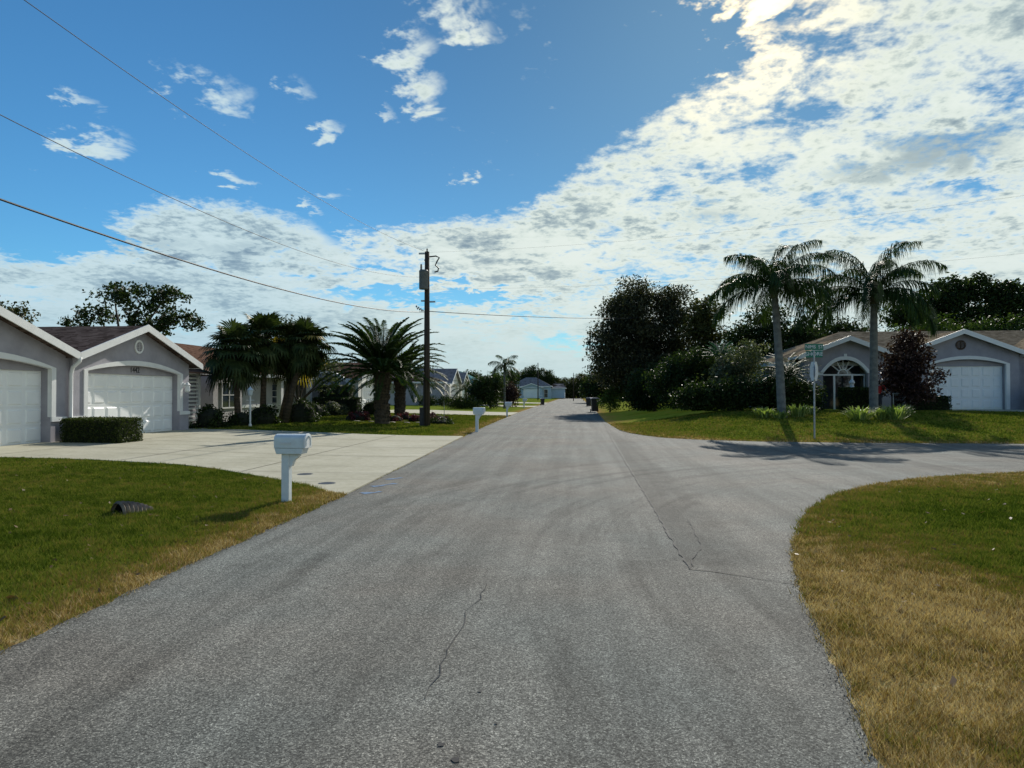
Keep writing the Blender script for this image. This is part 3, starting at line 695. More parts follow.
def garage(root, T, u0, u1, d0, d1, zb, ze, slope, door_top, zs, zt, depth, wall, mroof, number=None, vent='light', rows=4, cols=8, ledge=.78, roof_back=7.0, ol=None, orr=None):
    uc = (u0+u1)/2; zp = ze+slope*(uc-u0)
    A = arch(d0, d1, zs, zt)
    poly = [(u0, zb-.3), (d0, zb-.3)]+A+[(d1, zb-.3), (u1, zb-.3), (u1, ze), (uc, zp), (u0, ze)]
    b = MB(T); b.prism(poly, 0, .36)
    b.box((u0, .36, zb-.3), (u0+.2, depth, ze)); b.box((u1-.2, .36, zb-.3), (u1, depth, ze))
    w = b.build('garage_wall', wall, root)
    b = MB(T); AA = arch(d0+.01, d1-.01, zs, zt-.005)
    b.prism([(d0+.003, door_top+.0)]+AA+[(d1-.003, door_top)], .24, .30); b.build('arch_panel', wall, root)
    # trim following the opening
    tw = .17; inn = [(d0+.006, zb+ledge)]+arch(d0+.006, d1-.006, zs, zt-.005)+[(d1-.006, zb+ledge)]
    c = uc; Ao = arch(d0-tw, d1+tw, zs+.03, zt+tw)
    out = [(d0-tw, zb+ledge)]+Ao+[(d1+tw, zb+ledge)]
    b = MB(T); b.strip(inn, out, -.035, .10); b.build('arch_trim', M['white'], root)
    if ledge > .1:
        b = MB(T); b.box((u0-.02, -.05, zb+ledge-.14), (d0+.002, -.003, zb+ledge-.004)); b.build('sill_band', M['white'], root)
        b = MB(T); b.box((d1-.002, -.05, zb+ledge-.14), (u1+.02, -.003, zb+ledge-.004)); b.build('sill_band', M['white'], root)
    # sectional door
    g0, g1 = d0+.004, d1-.004; hgt = door_top-zb; b = MB(T); v = .30
    b.box((g0, v+.03, zb+.01), (g1, v+.07, door_top-.003))
    ph = hgt/rows; pw = (g1-g0)/cols
    for r_ in range(rows):
        z0 = zb+.012+r_*ph; z1 = z0+ph-.014
        b.box((g0+.002, v+.012, z0), (g1-.002, v+.031, z1))
        for k in range(cols):
            x0 = g0+k*pw+.07; x1 = g0+(k+1)*pw-.07
            e_ = .035; b.add([(x0, v+.012, z0+.06), (x1, v+.012, z0+.06), (x1, v+.012, z1-.06), (x0, v+.012, z1-.06), (x0+e_, v-.012, z0+.06+e_), (x1-e_, v-.012, z0+.06+e_), (x1-e_, v-.012, z1-.06-e_), (x0+e_, v-.012, z1-.06-e_)], [(4, 5, 6, 7), (0, 1, 5, 4), (1, 2, 6, 5), (2, 3, 7, 6), (3, 0, 4, 7)])
    d = b.build('garage_door', M['door'], root)
    b = MB(T); b.box((uc-.09, v-.04, zb+.28), (uc+.09, v-.008, zb+.31)); b.build('handle', M['metal'], d)
    if vent:
        z = zp-.62; b = MB(T)
        pts = [(uc+.25*math.cos(t), z+.25*math.sin(t)) for t in np.linspace(0, 2*math.pi, 25)]; pin = [(uc+.18*math.cos(t), z+.18*math.sin(t)) for t in np.linspace(0, 2*math.pi, 25)]
        b.strip(pin, pts, -.04, -.003); fr = b.build('gable_vent', M['white'] if vent == 'light' else M['shingle'], root)
        b = MB(T)
        for i in range(6):
            zz = -.15+i*.06; hw = math.sqrt(max(0, .18**2-zz*zz)); b.box((uc-hw, -.03, z+zz-.02), (uc+hw, -.006, z+zz+.012))
        b.box((uc-.02, -.034, z-.18), (uc+.02, -.007, z+.18))
        b.build('louvre', M['stucco_pale'] if vent == 'light' else M['soil'], fr)
    roof_gable(root, T, u0, u1, ze, slope, 0, roof_back, mroof, ol=ol, orr=orr)
    return zp

def TL(x0): return lambda u, v, z: (x0-v, u, z)
# near left duplex
T1 = TL(-15.6)
h1 = thing('duplex_house', 'grey stucco house with brown roof and two white garage doors, 1442 over one', 'house')
garage(h1, T1, 20.5, 27.1, 21.15, 26.45, .2, 2.84, .345, 2.36, 2.42, 2.68, 6, M['stucco'], M['shingle'], ol=.14)
garage(h1, T1, 13.6, 20.2, 14.25, 19.6, .2, 2.84, .345, 2.36, 2.42, 2.68, 6, M['stucco'], M['shingle'], orr=.14)
b = MB(T1); b.box((20.2, .12, -.1), (20.5, .3, 2.85)); b.box((12.0, 5.2, -.1), (33.6, 5.4, 2.85)); b.box((12.0, 5.4, -.1), (12.2, 15, 2.85)); b.box((33.4, 5.4, -.1), (33.6, 15, 2.85)); b.box((12.2, 14.8, -.1), (33.4, 15, 2.85)); b.build('wall', M['stucco'], h1)
roof_hip(h1, T1, 12.0, 33.6, 5.2, 15.0, 2.93, .36, M['shingle'])
text_mesh('house_number', '1442', .28, M['ink'], h1, (-15.6-.232, 23.95, 2.52), (0, 1, 0), (0, 0, 1))
b = MB(T1); b.tube([(20.35, -.36, 2.80), (20.35, -.34, 2.68), (20.35, -.12, 2.5), (20.35, -.06, 2.3), (20.35, -.06, .35), (20.35, -.25, .24)], .06, 8); b.build('downspout', M['white'], h1, smooth=True)
b = MB(T1); b.box((26.6, -.10, 1.95), (26.72, -.003, 2.1)); b.lathe([(.05, 0), (.10, .05), (.085, .28), (.12, .30), (.02, .42)], (26.66, -.2, 1.72), 8); b.build('wall_lantern', M['white'], h1)
# lanai louvres beside garage
b = MB(T1)
for i in range(13): b.box((27.3, 1.35, .45+i*.17), (30.2, 1.40, .53+i*.17))
b.box((27.15, 1.3, .2), (27.27, 1.44, 2.6)); b.box((30.2, 1.3, .2), (30.33, 1.44, 2.6)); b.build('louvred_screen', M['stucco_white'], h1)
b = MB(T1); b.box((27.25, 1.5, .15), (30.4, 5.1, 2.55)); b.build('lanai_wall', M['stucco'], h1)
b = MB(T1); b.add([(27.1, .9, 2.62), (30.8, .9, 2.62), (30.8, 6.5, 4.35), (27.1, 6.5, 4.35), (27.1, .9, 2.55), (30.8, .9, 2.55), (30.8, 6.5, 4.28), (27.1, 6.5, 4.28)], [(0, 1, 2, 3), (7, 6, 5, 4), (0, 4, 5, 1), (1, 5, 6, 2), (2, 6, 7, 3), (3, 7, 4, 0)]); b.build('lanai_roof', M['shingle_red'], h1)

# second left house (behind the fan palms)
T2 = TL(-19.0)
h2 = thing('bungalow', 'pale grey bungalow with rust brown roof behind the fan palms', 'house')
def wallbox(root, T, u0, u1, v0, v1, zb, ze, mat, name='wall'):
    b = MB(T); b.box((u0, v0, zb-.3), (u1, v1, ze)); return b.build(name, mat, root)
def window(root, T, u0, u1, z0, z1, v=0, mull=1, bars=1, mat=None, frame_w=.07):
    b = MB(T); f = frame_w
    b.box((u0-f, v-.06, z0-f), (u1+f, v-.003, z0)); b.box((u0-f, v-.06, z1), (u1+f, v-.003, z1+f)); b.box((u0-f, v-.06, z0), (u0, v-.003, z1)); b.box((u1, v-.06, z0), (u1+f, v-.003, z1))
    for i in range(mull): x = u0+(u1-u0)*(i+1)/(mull+1); b.box((x-.02, v-.05, z0), (x+.02, v-.02, z1))
    for i in range(bars): z = z0+(z1-z0)*(i+1)/(bars+1); b.box((u0, v-.045, z-.02), (u1, v-.022, z+.02))
    o = b.build('window', M['white'], root)
    b = MB(T); b.box((u0, v-.019, z0), (u1, v-.004, z1)); b.build('pane', M['glass'], o); return o
wallbox(h2, T2, 35.3, 42.6, 0, 8, .2, 2.75, M['stucco_pale']); wallbox(h2, T2, 42.6, 48.5, .9, 8, .2, 2.75, M['stucco_pale'])
b = MB(T2); b.box((35.25, -.06, .85), (42.65, -.003, 1.02)); b.build('sill_band', M['white'], h2)
b = MB(T2); b.box((42.66, .84, .85), (48.5, .897, 1.02)); b.build('sill_band', M['white'], h2)
window(h2, T2, 44.4, 46.3, 1.05, 2.25, .9, 1, 2); window(h2, T2, 36.0, 37.2, 1.05, 2.2, 0, 1, 1)
b = MB(T2); b.box((47.9, -.4, .1), (48.25, -.1, 2.478)); b.build('porch_column', M['white'], h2)
b = MB(T2); b.box((43.0, -.4, .1), (43.35, -.1, 2.478)); b.build('porch_column', M['white'], h2)
b = MB(T2); b.box((42.8, -.45, 2.48), (48.6, -.05, 2.66)); b.build('porch_beam', M['white'], h2)
wallbox(h2, TL(-17.2), 32.0, 34.9, 0, 5, .2, 2.5, M['stucco_pale'], 'entry_wall'); window(h2, TL(-17.2), 32.8, 34.2, 1.0, 2.2, 0, 1, 1)
roof_hip(h2, T2, 31.8, 48.6, -.2, 9.4, 2.8, .36, M['shingle_red'])

# third left house
T3 = TL(-15.6)
h3 = thing('bungalow', 'grey bungalow with a white garage door and arched side wall behind the date palms', 'house')
garage(h3, T3, 49.4, 56.4, 50.4, 55.4, .2, 2.75, .34, 2.35, 2.42, 2.66, 6, M['stucco_white'], M['shingle_red'], vent=None, roof_back=6)
Aw = arch(-20.2, -15.95, 2.1, 3.15, 14)
b = MB(); b.prism([(-20.2, -.1)]+Aw+[(-15.95, -.1)], 49.05, 49.3); b.build('arched_wall', M['stucco'], h3)
b = MB(); b.strip(Aw, arch(-20.35, -15.8, 2.2, 3.33, 14), 48.95, 49.35); b.build('coping', M['white'], h3)
b = MB(); b.box((-20.22, 48.98, .9), (-15.93, 49.03, 1.05)); b.build('sill_band', M['white'], h3)
wallbox(h3, T3, 50.0, 66, 6.3, 15, .2, 2.8, M['stucco_pale']); wallbox(h3, T3, 56.4, 66, 3.5, 6.3, .2, 2.75, M['stucco_white'])
roof_hip(h3, T3, 49.6, 66, 4.3, 14.5, 2.85, .36, M['shingle_red'])
window(h3, T3, 58, 60, 1.0, 2.2, 3.5)

# fourth left house
T4 = TL(-15.6)
h4 = thing('bungalow', 'grey house with twin white street gables beside the third driveway', 'house')
wallbox(h4, TL(-15.9), 84.6, 92, 0, 6, .3, 3.0, M['stucco'])
garage(h4, T4, 86.5, 93.5, 87.5, 92.5, .3, 3.0, .5, 2.5, 2.6, 2.85, 6, M['stucco_white'], M['shingle_grey'], vent=None, roof_back=8)
garage(h4, T4, 95.0, 101, 96, 100, .3, 3.0, .5, 2.5, 2.6, 2.85, 6, M['stucco_white'], M['shingle_grey'], vent=None, roof_back=8)
wallbox(h4, T4, 85, 101, 6.1, 15, .2, 3.0, M['stucco_pale'])
roof_hip(h4, TL(-15.4), 84.4, 101, .9, 14.5, 3.05, .30, M['shingle'])

# fifth: teal roofed house
h5 = thing('bungalow', 'small house with a teal roof showing above the dark shrubs', 'house')
T5 = TL(-16.5)
wallbox(h5, T5, 124, 138, 0, 10, .2, 3.0, M['stucco_white']); roof_hip(h5, T5, 124, 138, 0, 10, 3.05, .5, M['teal']); window(h5, T5, 127, 129, 1, 2.3); window(h5, T5, 132, 134, 1, 2.3)

# house closing the view at the end of the street
TE = lambda u, v, z: (u-4.0, 203+v, z*1.08)
h6 = thing('bungalow', 'pale blue grey house with hipped roof at the far end of the street', 'house')
wallbox(h6, TE, -22, -14.6, -1, 8, .2, 3.3, M['stucco_blue']); wallbox(h6, TE, -14.6, -3, 0, 9, .2, 3.3, M['stucco_blue'])
garage(h6, lambda u, v, z: (u-4.0, 201.6+v, z*1.08), -11.6, -5.4, -10.8, -6.2, .2, 3.0, .33, 2.6, 2.7, 2.9, 3, M['stucco_blue'], M['shingle_grey'], vent=None, roof_back=5)
window(h6, TE, -13.6, -12.2, .4, 2.6, 0, 1, 1); window(h6, TE, -4.9, -3.9, .4, 2.5, 0, 0, 1); window(h6, TE, -19.6, -17.2, 1, 2.4, -1)
roof_hip(h6, TE, -22, -14.7, -1, 8, 3.35, .38, M['shingle_grey'], name='wing_roof'); roof_hip(h6, TE, -15, -3, 0, 9, 3.4, .5, M['shingle_grey'])
b = MB(TE)
b.box((-3, 3, .2), (1, 10, 2.9)); b.build('side_wing', M['stucco_blue'], h6); roof_hip(h6, TE, -3, 1, 3, 10, 2.95, .3, M['shingle_grey'], name='side_roof')

# right duplex, facing the side street
YR = 42.0
TR = lambda u, v, z: (u*1.12, YR+v*1.12, .74+(z-.84)*1.12)
hr = thing('duplex_house', 'purple grey house with arched entry window and wide white garage door on the right', 'house')
zb = .84
garage(hr, TR, 16.75, 22.35, 18.1, 21.72, zb, 3.68, .385, 3.07, 3.16, 3.42, 7, M['stucco'], M['shingle_tan'], vent='dark', rows=4, cols=7, ledge=.0)
garage(hr, TR, 22.95, 28.55, 23.6, 27.2, zb, 3.68, .385, 3.07, 3.16, 3.42, 7, M['stucco'], M['shingle_tan'], vent='dark', rows=4, cols=7, ledge=.0)
b = MB(TR); b.box((22.35, .12, .6), (22.95, .3, 3.6)); b.build('wall', M['stucco'], hr)
b = MB(TR); b.tube([(22.6, -.3, 3.55), (22.62, -.15, 3.35), (22.62, -.06, 3.2), (22.62, -.06, .95)], .06, 8); b.build('downspout', M['white'], hr, smooth=True)
# entry gable with sunburst arch
u0, u1 = 11.85, 16.15; uc = 14.0; ze = 3.62; sl = .39; zp = ze+sl*(uc-u0)
A = arch(12.78, 15.0, 2.72, 3.42, 16, 2.2)
b = MB(TR); b.prism([(u0, .5), (12.78, .5)]+A+[(15.0, .5), (u1, .5), (u1, ze), (uc, zp), (u0, ze)], 0, .25); b.box((u0, .25, .5), (u0+.2, 3, ze)); b.box((u1-.2, .25, .5), (u1, 3, ze)); b.build('entry_wall', M['stucco'], hr)
b = MB(TR); b.strip(arch(12.786, 14.994, 2.72, 3.414, 16, 2.2), arch(12.6, 15.18, 2.72, 3.6, 16, 2.2), -.04, .1); b.box((12.2, -.04, 2.62), (12.78, -.003, 2.76)); b.box((13.82, -.05, 3.56), (13.96, -.003, 3.72)); b.build('arch_trim', M['white'], hr)
b = MB(TR); b.box((12.78, 1.0, .8), (15.0, 1.04, 3.42)); b.build('entry_glass', M['glass'], hr)
b = MB(TR); b.box((12.79, .3, 2.60), (14.99, .36, 2.68))
for x in (13.45, 14.35): b.box((x-.045, .3, .82), (x+.045, .36, 2.6))
b.box((12.8, .3, .82), (12.85, .36, 2.6)); b.box((14.93, .3, .82), (14.98, .36, 2.6))
cx_, cz_ = 13.89, 2.68
for t in (40, 65, 90, 115, 140):
    dx, dz = math.cos(R(t)), math.sin(R(t)); l0, l1 = .26, .72 if t != 90 else .7
    l1 = min(l1, .95)
    b.prism([(cx_+dx*l0-dz*.022, cz_+dz*l0+dx*.022), (cx_+dx*l0+dz*.022, cz_+dz*l0-dx*.022), (cx_+dx*l1+dz*.022, cz_+dz*l1-dx*.022), (cx_+dx*l1-dz*.022, cz_+dz*l1+dx*.022)], .305, .35)
b.strip([(cx_+.22*math.cos(t), cz_+.22*math.sin(t)) for t in np.linspace(0, math.pi, 13)], [(cx_+.27*math.cos(t), cz_+.27*math.sin(t)) for t in np.linspace(0, math.pi, 13)], .30, .36)
b.build('entry_frame', M['white'], hr)
roof_gable(hr, TR, u0, u1, ze, sl, 0, 5, M['shingle_tan'], name='entry_roof')
b = MB(TR); b.box((10.6, 2.0, .5), (34, 2.2, 3.2)); b.box((10.6, 2.2, .5), (10.8, 12, 3.2)); b.box((33.8, 2.2, .5), (34, 12, 3.2)); b.box((10.8, 11.8, .5), (33.8, 12, 3.2)); b.build('wall', M['stucco'], hr)
window(hr, TR, 10.9, 11.6, 1.5, 2.9, 2.0)
roof_hip(hr, TR, 10.6, 34, 1.2, 12.2, 3.3, .36, M['shingle_tan'])
b = MB(TR); b.lathe([(.14, 0), (.14, .16), (.22, .2), (.05, .3)], (22.3, 5.0, 4.55), 10); b.build('roof_vent', M['soil'], hr)

# dim house behind the trees right of the street
hx = thing('bungalow', 'dark stucco bungalow mostly hidden behind the large round tree', 'house')
TX = lambda u, v, z: (u, 78+v, z)
wallbox(hx, TX, 9, 26, 0, 9, .6, 3.2, M['stucco']); roof_hip(hx, TX, 9, 26, 0, 9, 3.25, .35, M['shingle'])
# ------------------------------------------------------------------ plants on the left
GP = 'fan palms in front of the second house'
fan_palm('tall dark fan palm at the left of the clump, nearest the 1442 garage', -15.6, 31.3, 3.45, .13, 44, .95, GP, 3, (-.2, 0))
fan_palm('tallest fan palm of the clump, right behind the white lamp post', -15.3, 33.2, 4.1, .14, 46, .98, GP, 4, (.1, 0))
fan_palm('fan palm with a curved leaning trunk in the middle of the clump', -15.0, 34.6, 3.7, .13, 42, .95, GP, 5, (.9, .1))
fan_palm('fan palm at the right of the clump on a thick slanting trunk', -14.35, 33.6, 4.05, .15, 42, .88, GP, 6, (.95, .3))
tree('frangipani_tree', 'small frangipani with forked trunk and pale leaf tips in front of the arched window', 'tree', -17.2, 42.3,
     [(-1.2, 0, 3.2, 1.1, 1, .8), (.8, 0, 3.4, 1.3, 1.1, .9), (1.9, 0, 2.4, .8, .8, .8), (0, 0, 4.0, .9, .8, .6), (2.4, -.2, 3.1, .8, .7, .6)], 'silver', .26, 80, 22, .3, .10, .2, .3, twigs=30, trunks=2)
lp = thing('lamp_post', 'white lamp post with a small lantern in front of the fan palms', 'lamp post', (-14.35, 29.9, Hf(-14.35, 29.9)))
b = MB(); b.lathe([(.07, 0), (.07, .1), (.04, .14), (.04, 1.35), (.07, 1.38)], seg=12); b.box((-.18, -.02, 1.17), (.18, .02, 1.20)); b.build('post', M['white'], lp)
b = MB(); b.lathe([(.07, 1.385), (.10, 1.42), (.13, 1.62), (.16, 1.63), (.03, 1.76), (.02, 1.80)], seg=8); b.build('lantern', M['white_shaded'], lp)
hx_ = -13.95
shrub('hedge', 'clipped box hedge standing between the two white garage doors', -14.35, 20.15, 0, .70, 'hedge', .05, 14000, box=(1.9, 1.15), cat='hedge', rough=.055)
SH = 'low dark shrubs along the left houses'
for (x, y, r_, h_, m_, lb) in [(-15.5, 28.6, .75, 1.0, 'dark', 'low dark shrub against the louvred screen beside the 1442 garage'), (-15.0, 30.4, .7, .75, 'dark', 'low spreading shrub left of the white lamp post'), (-14.9, 32.2, .9, 1.0, 'dark', 'dark shrub at the foot of the tall fan palms'),
                               (-13.9, 34.7, .95, 1.2, 'dark', 'dark shrub right of the leaning fan palm trunk'), (-16.4, 42.9, .8, .95, 'dark', 'small round shrub left of the pair near the frangipani'), (-15.9, 44.8, .95, 1.15, 'silver', 'pale tipped round shrub near the frangipani')]:
    shrub('shrub', lb, x, y, r_, h_, m_, .1, 2600, SH)
shrub('hedge', 'upper clipped dark hedge against the arched grey wall', -16.6, 47.6, 0, 2.0, 'hedge', .09, 5000, box=(2.3, 1.1), cat='hedge')
shrub('hedge', 'lower dark hedge in front of the taller hedge at the arched wall', -16.1, 46.3, 0, 1.15, 'dark', .09, 5000, box=(3.2, 1.0), cat='hedge')
shrub('shrub', 'dark shrub between the white post and the front date palm trunk', -14.1, 47.6, .8, 1.1, 'dark', .1, 2500, SH)
b = MB(); x, y = G(350, 414, .15); b.box((x-.055, y-.055, 0.1), (x+.055, y+.055, 1.65)); b.box((x-.07, y-.07, 1.65), (x+.07, y+.07, 1.70)); tag(b.build('white_post', M['white']), 'plain white square post left of the front date palm', 'post')
# date palms
GD = 'date palms in the flower bed'
x1, y1 = G(382, 424, .1); date_palm('thick date palm with the full crown at the front of the bed', x1, y1, 2.6, .36, 3.5, 80, GD, 11)
x2, y2 = G(400, 417, .1); date_palm('slimmer date palm just behind the front one, right of it', x2, y2, 2.35, .32, 3.4, 54, GD, 12)
BED = [(-13.2, 37.4), (-12.2, 36.8), (-10.4, 36.9), (-8.0, 37.6), (-7.0, 39.0), (-7.6, 42.5), (-9, 46), (-12, 47.2), (-14, 44), (-14, 40)]
tag(sheet('flower_bed', BED, M['soil'], .02, 1, .05), kind='structure')
GB = 'maroon and pink bedding plants'
k = 0
spots = [(-12.6, 38.3), (-11.7, 38.0), (-9.8, 38.4), (-9.0, 38.8), (-8.2, 39.4), (-9.3, 40.3), (-8.3, 41.0), (-10.2, 40.8), (-12.6, 40.2), (-7.7, 40.2), (-8.9, 42.6), (-12.9, 42.2)]
names_ = ['maroon bedding plant at the left end of the date palm bed', 'maroon bedding plant left of the front date palm trunk', 'pink and maroon plant just right of the front date palm', 'pink maroon plant between the date palm and the utility pole, nearer the palm',
          'pink maroon plant beside the utility pole', 'maroon plant behind the front row of the palm bed', 'maroon plant behind the utility pole', 'maroon plant at the foot of the slimmer date palm', 'maroon plant behind the left end of the palm bed',
          'pink plant at the right end of the palm bed', 'maroon plant at the back right of the palm bed', 'maroon plant at the back left of the palm bed']
for (x, y), lb in zip(spots, names_): shrub('bedding_plant', lb, x+random.uniform(-.2, .2), y, .48, .42, 'magenta', .10, 900, GB, 'plant')
for i, (x, y) in enumerate([(-11.6, 36.75), (-11.0, 36.7), (-10.3, 36.75), (-9.7, 36.85), (-9.0, 37.1), (-8.4, 37.35)]):
    b = MB(); vs = []; 
    for kx in range(1):
        q_ = random.uniform(.7, 1.1); b.lathe([(.24*q_, 0), (.25*q_, .03), (.17*q_, .075), (.04, .085)], (x+random.uniform(-.15, .15), y+random.uniform(-.15, .15), Hf(x, y)-.01), 6)
    tag(b.build('edging_stone', M['stone']), ['flat edging stone at the left end of the row before the date palm', 'edging stone second from the left before the date palm', 'edging stone third from the left before the date palm', 'edging stone fourth from the left, right of the date palm trunk', 'edging stone fifth from the left in the row', 'edging stone at the right end of the row near the pole'][i], 'stone', 'edging stones of the palm bed')
x, y = G(444, 424, .05); b = MB(); b.tube([(0, 0, -.05), (.01, 0, .8), (-.01, 0, 1.25)], [.022, .018, .014], 6)
sp = thing('sapling_stake', 'thin bare stake standing in a dark low plant right of the utility pole', 'stake', (x, y, Hf(x, y))); b.build('rod', M['metal'], sp)
shrub('shrub', 'low dark shrub ring at the foot of the thin stake', x-.2, y+.4, .75, .3, 'dark', .09, 1300, SH)

# ------------------------------------------------------------------ utility poles and wires
def pole(label, x, y, h=8.75, full=True, grp='wooden utility poles', k=1.0):
    root = thing('utility_pole', label, 'utility pole', (x, y, Hf(x, y)), group=grp)
    b = MB(); b.tube([(0, 0, -.2), (0, 0, h*.5), (0, 0, h)], [.165*k, .145*k, .115*k], 14); b.build('post', M['pole'], root, smooth=True)
    if full:
        b = MB(); b.lathe([(.02, 0), (.21, .02), (.225, .08), (.225, .88), (.235, .90), (.20, .97), (.05, 1.0)], (-.10, -.36, h-1.95), 14); tr = b.build('transformer', M['tank'], root, smooth=True)
        b = MB(); b.lathe([(.03, 0), (.06, .04), (.035, .1), (.06, .14), (.035, .2), (.055, .24), (.02, .3)], (-.22, -.36, h-.97), 8); b.build('bushing', M['stone'], tr)
        b = MB(); b.box((-.14, -.04, h-.45), (.10, .04, h-.38)); b.box((-.42, -.03, h-.12), (.06, .03, h-.04)); b.box((.1, -.03, h-2.55), (.42, .03, h-2.47)); b.box((-.3, -.03, h-2.5), (-.1, .03, h-2.42)); b.build('bracket', M['metal'], root)
        b = MB(); b.tube([(.12, 0, h-.25), (.45, 0, h-.22), (.62, 0, h-.3), (.5, 0, h-.5), (.42, 0, h-.68), (.58, 0, h-.82), (.55, 0, h-.98), (.38, 0, h-1.02)], .035, 6); b.build('fuse_cutout', M['black'], root)
        b = MB(); b.lathe([(.02, 0), (.05, .02), (.03, .08), (.05, .11), (.02, .17)], (0, 0, h), 8); b.build('insulator', M['stone'], root)
        b = MB(); b.box((-.05, -.23, 1.0), (.07, -.15, 1.02)); b.tube([(-.13, -.13, -.1), (-.13, -.13, 2.6)], .03, 8); b.box((-.34, -.16, .05), (-.16, .12, .95)); b.build('conduit', M['black'], root)
        b = MB(); b.tube([(-.17, 0, 0), (-.17, 0, 2.0)], .03, 6); b.build('guard_strip', M['metal'], root)
    return root
px_, py_ = -7.38, 34.5
pole('tall dark wooden utility pole with a grey transformer beside the date palms', px_, py_)
pole('slim distant utility pole in front of the far blue house', *G(538, 400.5), 8.5, False, 'distant poles', .8)
pole('distant pole before the dark trees at the end of the street', *G(573.5, 401), 6.0, False, 'distant poles', .5)
pole('wooden utility pole behind the camera on the left verge', -9.0, -10.0, 9.5)
pole('wooden utility pole out of view right beyond the side street', 22.0, 23.3, 9.0)
pole('wooden utility pole hidden in the big round tree', 9.0, 66.0, 9.0, False)
def wire(label, a, b_, sag, r_, n=36):
    m = MB(); P = []
    for i in range(n+1):
        t = i/n; p = [a[k]+(b_[k]-a[k])*t for k in range(3)]; p[2] -= sag*4*t*(1-t); P.append(tuple(p))
    m.tube(P, r_, 5); return tag(m.build('overhead_cable', M['wire'], smooth=True), label, 'cable', 'overhead cables')
wire('thick black cable sloping down from upper left to the utility pole', (px_-.1, py_-.1, 5.75), (-9.0, -10, 6.1), 1.45, .017)
wire('thin cable sloping down to the pole just below its transformer, between two others', (px_-.15, py_-.1, 7.5), (-9.0, -10, 8.0), 2.05, .007)
wire('thin top cable crossing the upper left sky to the pole top', (px_, py_, 8.78), (-9.0, -10, 9.3), 1.45, .007)
wire('faint upper cable crossing the sky behind the right palms', (px_, py_, 8.75), (22, 23.3, 9.0), .55, .0028)
wire('faint lower cable crossing the sky behind the right palms', (px_+.1, py_, 6.9), (22, 23.3, 6.9), .5, .0028)
wire('black cable running level from the pole into the big round tree', (px_+.1, py_+.1, 5.8), (9.0, 66, 8.8), .25, .018)
m = MB(); q = []
for i in range(26): t = i/25; q.append((px_-.15-.01*t, py_-.15-1.6*t, 5.80+.14*math.sin(t*22)*(.5+t*.5)*.6))
m.tube(q, .02, 5); tag(m.build('cable_coil', M['wire'], smooth=True), 'wavy slack of black cable hanging at the pole clamp', 'cable')

# ------------------------------------------------------------------ mailboxes
GM = 'white mailboxes along the left side of the street'
def mailbox():
    root = thing('mailbox', '', 'mailbox', (0, 0, 0), group=GM)
    b = MB(); b.box((-.065, -.065, -.05), (.065, .065, .80)); b.build('post', M['white_shaded'], root, bevel=.008)
    b = MB(); b.prism([(.066, .60), (.10, .60), (.145, .70), (.23, .765), (.23, .80), (.066, .80)], -.05, .05); b.build('bracket', M['white_shaded'], root)
    # newspaper holder under the box
    b = MB(); b.prism([(-.13, .802), (.30, .802), (.335, .90), (-.165, .90)], -.125, .125); n_ = b.build('newspaper_holder', M['white_shaded'], root, bevel=.01)
    b = MB(); b.prism([(-.085, .815), (.085, .815), (.095, .885), (-.095, .885)], .3175, .325, 'x')
    # arched box, long axis along x
    prof = [(-.135, .902)]+[(-.135*math.cos(t), 1.03+.095*math.sin(t)**.8) for t in np.linspace(0, math.pi, 15)]+[(.135, .902)]
    b = MB(); b.prism(prof, -.165, .335, 'x'); b.build('box', M['white_shaded'], root, bevel=.006)
    prof2 = [(-.143, .897)]+[(-.143*math.cos(t), 1.032+.10*math.sin(t)**.8) for t in np.linspace(0, math.pi, 15)]+[(.143, .897)]
    b = MB(); b.prism(prof2, .338, .372, 'x'); d = b.build('door', M['white'], root, bevel=.006)
    prof3 = [(-.085, .945)]+[(-.085*math.cos(t), 1.02+.06*math.sin(t)) for t in np.linspace(0, math.pi, 9)]+[(.085, .945)]
    b = MB(); b.strip(prof3, [(u*1.15, 1.0+(w-1.0)*1.2) for u, w in prof3], .0, .01) ; b2 = MB(); 
    for i in range(len(prof3)-1):
        a_, c_ = prof3[i], prof3[i+1]; e_, g_ = (a_[0]*1.2, 1.0+(a_[1]-1.0)*1.25), (c_[0]*1.2, 1.0+(c_[1]-1.0)*1.25)
        b2.prism([a_, c_, g_, e_], .3715, .380, 'x')
    b2.box((.375, -.03, 1.075), (.40, .03, 1.10)); b2.build('handle', M['white_shaded'], d)
    b = MB(); b.box((.10, -.150, .96), (.125, -.138, 1.0)); b.box((-.06, -.149, .97), (.125, -.139, .995)); b.build('flag', M['sign_grey'], root)
    return root
mb = mailbox()
mspots = [((286.5, 503), 0, 'white mailbox on a square post at the near driveway corner', 0), ((477, 432), .1, 'white mailbox on the lawn right of the utility pole', -.15), ((507, 417), 0, 'white mailbox beside the second driveway, third from the viewer', .1), ((524, 408.3), 0, 'small far white mailbox, farthest of the four along the verge', 0)]
for i, (p, z, lb, rz) in enumerate(mspots):
    o = mb if i == 0 else copy_tree(mb); x, y = G(*p); o.location = (x, y, Hf(x, y)); o['label'] = lb; o.rotation_euler = (0, 0, rz); o.scale = (.93, .93, .95)

